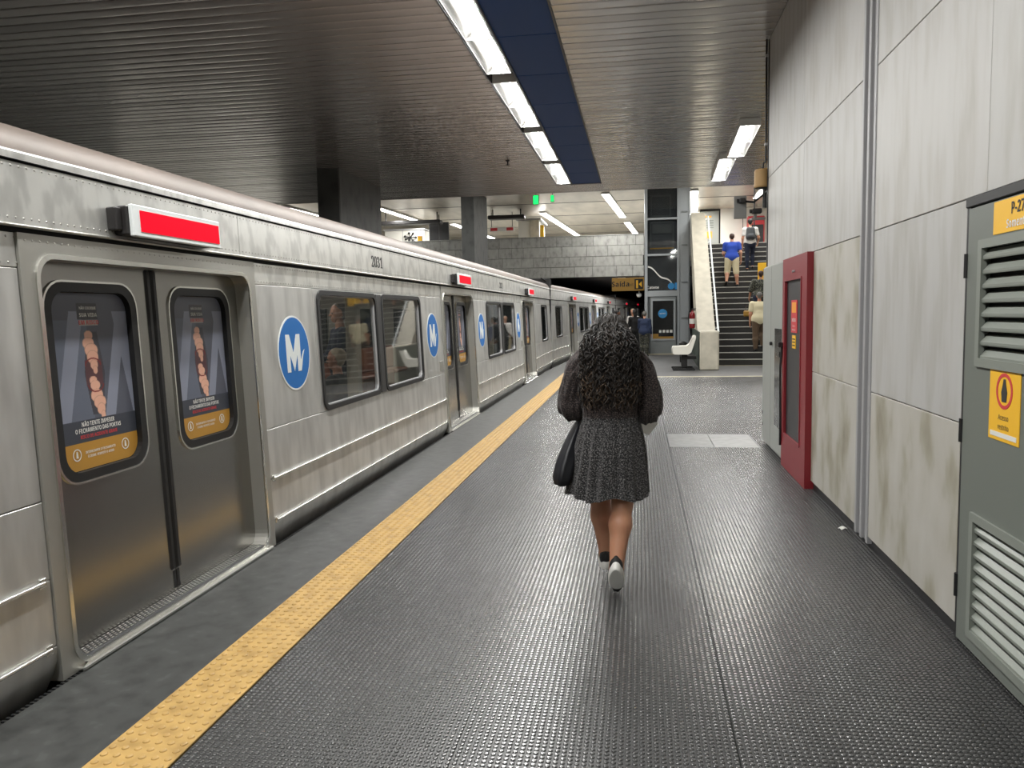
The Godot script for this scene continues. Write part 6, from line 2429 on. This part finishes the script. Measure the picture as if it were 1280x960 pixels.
# ---------------------------------------------------------------- the woman walking away
func build_woman() -> void:
	var at := Vector3(-0.165, 0, -4.64)
	speckle("dress_skirt", Color(0.035, 0.033, 0.04), Color(0.47, 0.46, 0.46), 61, 0.10, 0.61, 3.6)
	speckle("dress_bodice", Color(0.075, 0.058, 0.06), Color(0.36, 0.31, 0.30), 62, 0.10, 0.60, 3.6)
	mat("hair_dark", Color(0.085, 0.07, 0.058), 0.52)
	mat("hair_tip", Color(0.27, 0.21, 0.15), 0.52)
	var sp := {"called": "person", "label": "woman with long curly hair in a dark speckled dress walking away along the platform", "h": 1.565, "build": 0.98, "cell": 0.012, "at": at, "turn": 0.0,
		"leg_l": [0.20, 0.06, 0.0], "leg_r": [-0.16, 0.30, 0.92], "knee_in": -0.03, "ankle_in": -0.085, "arm_l": [0.28, 0.24, 1.35, 0.55], "arm_r": [0.10, 0.18, 1.45, 0.02], "lean": 0.05, "nod": 0.22, "drop": 0.052, "curl": 0.7,
		"skin": M.skin, "plain_shoes": false, "leg_fat": 0.008}
	var wm := person(sp)
	var jn: Dictionary = wm.get_meta("joints")
	# trainers: black knit upper, thick white sole
	for s in ["l", "r"]:
		var heel: Vector3 = jn[s].heel
		var toe: Vector3 = jn[s].toe
		var an: Vector3 = jn[s].ankle
		var fwd := (toe - heel).normalized()
		var right := Vector3.RIGHT
		var up := right.cross(fwd).normalized()
		if up.dot(an - heel) < 0.0:
			up = -up
		var bones := [[heel + up * 0.030, toe + up * 0.020, 0.033, 0.028], [an - up * 0.020, heel.lerp(toe, 0.55) + up * 0.028, 0.037, 0.032], [an + up * 0.012, heel + up * 0.045, 0.037, 0.036], [heel + up * 0.075 - fwd * 0.024, heel + up * 0.035 - fwd * 0.012, 0.010, 0.022]]
		var shoe := put("shoe", net_mesh(flesh(bones, 0.006, {}, 0.015)), M.shoe_black, wm)
		var st := mb()
		var ol := []
		for i in 28:
			var a := TAU * i / 28
			var along := 0.108 * cos(a) + 0.09
			var wid := 0.044 * sin(a) * (1.0 + 0.15 * cos(a))
			ol.append(Vector2(along, wid))
		var rows := []
		for lv in [[-0.024, 0.84], [-0.022, 0.95], [-0.008, 1.02], [0.014, 1.03], [0.026, 0.97]]:
			var line := []
			for p in ol:
				var curve := 0.012 * pow(maxf(0.0, (p.x - 0.1) / 0.1), 2.0)
				line.append(heel - fwd * 0.03 + fwd * (p.x * lerpf(1.0, lv[1], 0.6) + 0.09 * (1.0 - lv[1]) * 0.5) + right * p.y * lv[1] + up * (lv[0] + curve + 0.002))
			rows.append(line)
		sheet(st, rows, true)
		var mid0 := heel.lerp(toe, 0.4) + up * -0.022
		for i in ol.size():
			tri(st, mid0, rows[0][i], rows[0][(i + 1) % ol.size()], -up)
		obj("sole", st, M.shoe_white, shoe)
	# dress: a gathered skirt, a sheer bodice, two full sleeves
	var st := mb()
	var sk := mb()
	var prof := [[0.545, 0.236, 0.210], [0.62, 0.226, 0.198], [0.70, 0.215, 0.187], [0.80, 0.202, 0.174], [0.88, 0.188, 0.158], [0.945, 0.172, 0.140], [0.985, 0.158, 0.124], [1.03, 0.158, 0.122], [1.10, 0.166, 0.122], [1.18, 0.176, 0.120], [1.24, 0.180, 0.112], [1.285, 0.165, 0.098], [1.315, 0.120, 0.082], [1.335, 0.078, 0.070], [1.345, 0.068, 0.064]]
	var ns := 132
	var fold := FastNoiseLite.new()
	fold.seed = 9
	fold.frequency = 1.0
	for inner in 2:
		var rows := []
		for i in prof.size() * 3 - 2:
			var t := i / 3.0
			var i0 := int(t)
			var i1 := mini(i0 + 1, prof.size() - 1)
			var f := t - i0
			var y: float = lerpf(prof[i0][0], prof[i1][0], f)
			var hx: float = lerpf(prof[i0][1], prof[i1][1], f)
			var hz: float = lerpf(prof[i0][2], prof[i1][2], f)
			var amp := clampf((0.985 - y) / 0.42, 0.0, 1.0)
			var line := []
			for k in ns:
				var a := TAU * k / ns
				var wv := 1.25 * sin(a * 13.0 + 2.0 * sin(a * 3.0) + y * 1.5) * 0.6 + sin(a * 22.0 + 1.3) * 0.35 + 0.9 * fold.get_noise_3d(cos(a) * 2.0, y * 2.2, sin(a) * 2.0)
				var r := 1.0 + wv * (0.058 * sqrt(amp) + 0.014)
				if y > 0.93 and y < 1.04:
					r += 0.022 * sin(a * 33.0 + sin(a * 4.0))
				r -= 0.012 * inner
				var p := Vector3(cos(a) * hx * r, y + 0.014 * amp * sin(a * 5.0 + 1.0), sin(a) * hz * r + 0.012)
				p += Vector3(-0.02 * amp, 0, -0.02 * (y - 0.9))
				line.append(p)
			rows.append(line)
		sheet(sk, rows.slice(0, 20), true)
		sheet(st, rows.slice(19), true)
	for s in ["l", "r"]:
		var sh: Vector3 = jn[s].shoulder
		var el: Vector3 = jn[s].elbow
		var fo: Vector3 = jn[s].fore
		var sg := -1.0 if s == "l" else 1.0
		var path := [sh + Vector3(-0.055 * sg, 0.0, 0.0), sh + Vector3(-0.01 * sg, 0.0, 0.0), sh.lerp(el, 0.25) + Vector3(0.012 * sg, 0.01, 0), sh.lerp(el, 0.55) + Vector3(0.014 * sg, 0, 0), sh.lerp(el, 0.85) + Vector3(0.01 * sg, 0, 0), el + Vector3(0, -0.018, 0.0), el + fo * 0.045 + Vector3(0, -0.018, 0), el + fo * 0.085, el + fo * 0.105]
		var rad := [0.062, 0.070, 0.074, 0.078, 0.083, 0.084, 0.076, 0.052, 0.046]
		var fine := []
		var fr := []
		for i in 41:
			var t := 8.0 * i / 40.0
			var i0 := mini(int(t), 7)
			var q := t - i0
			var a: Vector3 = path[maxi(i0 - 1, 0)]
			var b: Vector3 = path[i0]
			var c: Vector3 = path[i0 + 1]
			var d: Vector3 = path[mini(i0 + 2, 8)]
			fine.append(b.cubic_interpolate(c, a, d, q))
			fr.append(lerpf(rad[i0], rad[i0 + 1], smoothstep(0.0, 1.0, q)))
		var rows := []
		var side := Vector3.ZERO
		for i in 41:
			var tan: Vector3 = (fine[mini(i + 1, 40)] - fine[maxi(i - 1, 0)]).normalized()
			if i == 0:
				side = tan.cross(Vector3.BACK).normalized()
			side = (side - tan * side.dot(tan)).normalized()
			var up := side.cross(tan)
			var line := []
			for k in 60:
				var a := TAU * k / 60
				var gather := 0.07 if i < 7 or i > 31 else 0.02
				var r: float = fr[i] * (1.0 + 0.20 * fold.get_noise_3d(cos(a) * 2.2 + 7.0 * sg, i * 0.13, sin(a) * 2.2) + gather * sin(a * 14.0) * 0.6 + 0.035 * sin(a * 7.0 + i * 0.2))
				line.append(fine[i] + (side * cos(a) + up * sin(a)) * r)
			rows.append(line)
		sheet(st, rows, true)
	put("dress_top", st.commit(), M.dress_bodice, wm)
	put("dress_skirt", sk.commit(), M.dress_skirt, wm)
	build_hair(wm, jn)
	# ---- what she carries: a slouching bag in the crook of her left arm, a folded paper at her right
	mat("bag_navy", Color(0.05, 0.058, 0.085), 0.5)
	var bag := thing("shoulder_bag", "dark navy shoulder bag hanging from the walking woman's left arm", "bag", at)
	var el: Vector3 = jn.l.elbow
	var fo: Vector3 = jn.l.fore
	var hang := el + fo * 0.125 + Vector3(0, 0.02, 0)
	var low := Vector3(-0.275, 0.60, 0.02)
	var rows := []
	var sec := [[0.0, 0.030, 0.09], [0.012, 0.058, 0.13], [0.05, 0.072, 0.155], [0.12, 0.074, 0.160], [0.20, 0.064, 0.150], [0.27, 0.048, 0.125], [0.33, 0.030, 0.095], [0.37, 0.016, 0.07]]
	for v in sec:
		var line := []
		var q: float = v[0] / 0.37
		var c := low.lerp(Vector3(hang.x + 0.01, 0.97, hang.z + 0.06), pow(q, 1.25))
		c.y = low.y + v[0]
		for k in 28:
			var a := TAU * k / 28
			var r := 1.0 + 0.10 * sin(a * 3.0 + v[0] * 9.0) * q + 0.05 * sin(a * 8.0)
			line.append(c + Vector3(cos(a) * v[1] * r, 0, sin(a) * v[2] * r))
		rows.append(line)
	var bs := mb()
	sheet(bs, rows, true)
	for k in 28:
		tri(bs, low, rows[0][k], rows[0][(k + 1) % 28], Vector3.DOWN)
		tri(bs, Vector3(hang.x + 0.01, 0.965, hang.z + 0.06), rows[7][k], rows[7][(k + 1) % 28], Vector3.UP)
	obj("pouch", bs, M.bag_navy, bag)
	for s in [-1.0, 1.0]:
		bs = mb()
		var pts := []
		for i in 13:
			var q := i / 12.0
			var x := sin(q * PI)
			var foot := Vector3(hang.x + 0.01 + (q - 0.5) * 0.03, 0.95, hang.z + 0.06 + s * 0.05)
			pts.append(foot.lerp(hang + Vector3((q - 0.5) * 0.09, 0.055, s * 0.008), x))
		tube(bs, pts, 0.009, 6)
		obj("strap", bs, M.bag_navy, bag)
	var wr: Vector3 = jn.r.wrist
	var fr2: Vector3 = jn.r.fore
	var grip := wr + fr2 * 0.09
	var paper := thing("paper_sheet", "folded white paper held at the walking woman's right side", "paper", at + Vector3(grip.x - 0.055, 0.955, grip.z + 0.10))
	paper.rotation = Vector3(-0.35, 0.1, 0)
	paper.scale = Vector3(1.2, 1.2, 1.0)
	bs = mb()
	prism(bs, PackedVector2Array([Vector2(-0.14, 0.12), Vector2(-0.02, 0.085), Vector2(0.062, -0.03), Vector2(0.012, -0.09), Vector2(-0.12, -0.02)]), -0.003, 0.003, Transform3D(Basis(Vector3.UP, 0.25), Vector3.ZERO))
	obj("leaf", bs, M.print_white, paper)
	bs = mb()
	prism(bs, PackedVector2Array([Vector2(-0.13, 0.10), Vector2(-0.025, 0.072), Vector2(0.045, -0.028), Vector2(-0.10, -0.01)]), 0.003, 0.008, Transform3D(Basis(Vector3.UP, 0.22), Vector3(0, 0.0, 0.004)))
	obj("fold", bs, M.white_cloth, paper)


func build_hair(wm: Node3D, jn: Dictionary) -> void:
	var hx: Transform3D = jn.head
	var c := hx.origin
	var bones := [[c + Vector3(0, 0.022, 0.022), c + Vector3(0, 0.042, 0.006), 0.086, 0.072], [c + Vector3(0, 0.0, 0.040), c + Vector3(0, -0.12, 0.060), 0.078, 0.086],
		[c + Vector3(-0.045, -0.03, 0.035), c + Vector3(-0.085, -0.20, 0.065), 0.058, 0.060], [c + Vector3(0.045, -0.03, 0.035), c + Vector3(0.085, -0.20, 0.065), 0.058, 0.060],
		[c + Vector3(-0.07, -0.18, 0.085), Vector3(-0.060, c.y - 0.36, 0.125), 0.056, 0.030], [c + Vector3(0.07, -0.18, 0.085), Vector3(0.060, c.y - 0.36, 0.125), 0.056, 0.030], [c + Vector3(0, -0.12, 0.090), Vector3(0, c.y - 0.36, 0.130), 0.074, 0.032]]
	var vol := put("hair", net_mesh(flesh(bones, 0.010, {}, 0.035)), M.hair_dark, wm)
	# ringlets over the volume: dark ones, a middle brown, pale brown tips
	mat("hair_mid", Color(0.155, 0.125, 0.10), 0.52)
	var g := RandomNumberGenerator.new()
	g.seed = 404
	for pass_n in 3:
		var st := mb()
		for n in [250, 170, 130][pass_n]:
			var a := g.randf_range(-2.0, 2.0)                  # 0 = straight back
			var el := asin(g.randf_range(0.0, 1.0))
			var start := c + Vector3(sin(a) * cos(el) * 0.097, 0.024 + sin(el) * 0.094, 0.004 + cos(a) * cos(el) * 0.103)
			var stop := g.randf_range(-0.41, -0.24)
			if pass_n == 2:
				a = g.randf_range(-1.8, 1.8)
				start = c + Vector3(sin(a) * 0.105, g.randf_range(-0.26, -0.06), 0.035 + cos(a) * 0.105)
				stop = g.randf_range(-0.43, -0.30)
			var wide := Vector3(sin(a) * g.randf_range(0.09, 0.17), 0, 0.100 + maxf(cos(a), -0.4) * g.randf_range(0.055, 0.085) - c.z)
			var length := start.y - (c.y + stop)
			var pts := []
			var rad := []
			var ph := g.randf() * TAU
			var turns := g.randf_range(80.0, 140.0) * (1.0 if g.randf() < 0.5 else -1.0)
			var cr := g.randf_range(0.006, 0.014)
			var steps := 50
			var thick := g.randf_range(0.0028, 0.0054)
			for i in steps:
				var t := float(i) / (steps - 1)
				var fall := t * length
				# over the crown first, then down
				var arc := smoothstep(0.0, 0.55, t)
				var p := start.lerp(Vector3(c.x + wide.x, start.y, c.z + wide.z), arc)
				p.y = start.y - (length * pow(t, 1.35) if pass_n < 2 else fall)
				var rel := p - (c + Vector3(0, 0.02, 0.0))
				if rel.length() < 0.104 and rel.y > -0.08:
					p = c + Vector3(0, 0.02, 0.0) + rel.normalized() * 0.104
				var grow := cr * (0.30 + 0.70 * smoothstep(0.0, 0.35, t))
				p += Vector3(cos(ph + turns * fall) * grow, 0.4 * grow * sin(ph * 2.0 + turns * fall * 0.7), sin(ph + turns * fall) * grow)
				pts.append(p)
				rad.append(thick * (1.0 - 0.55 * t * t))
			tube(st, pts, rad, 4, false)
		var o := obj("ringlets", st, [M.hair_dark, M.hair_mid, M.hair_tip][pass_n], vol)
		o.set_meta("kind", "stuff")
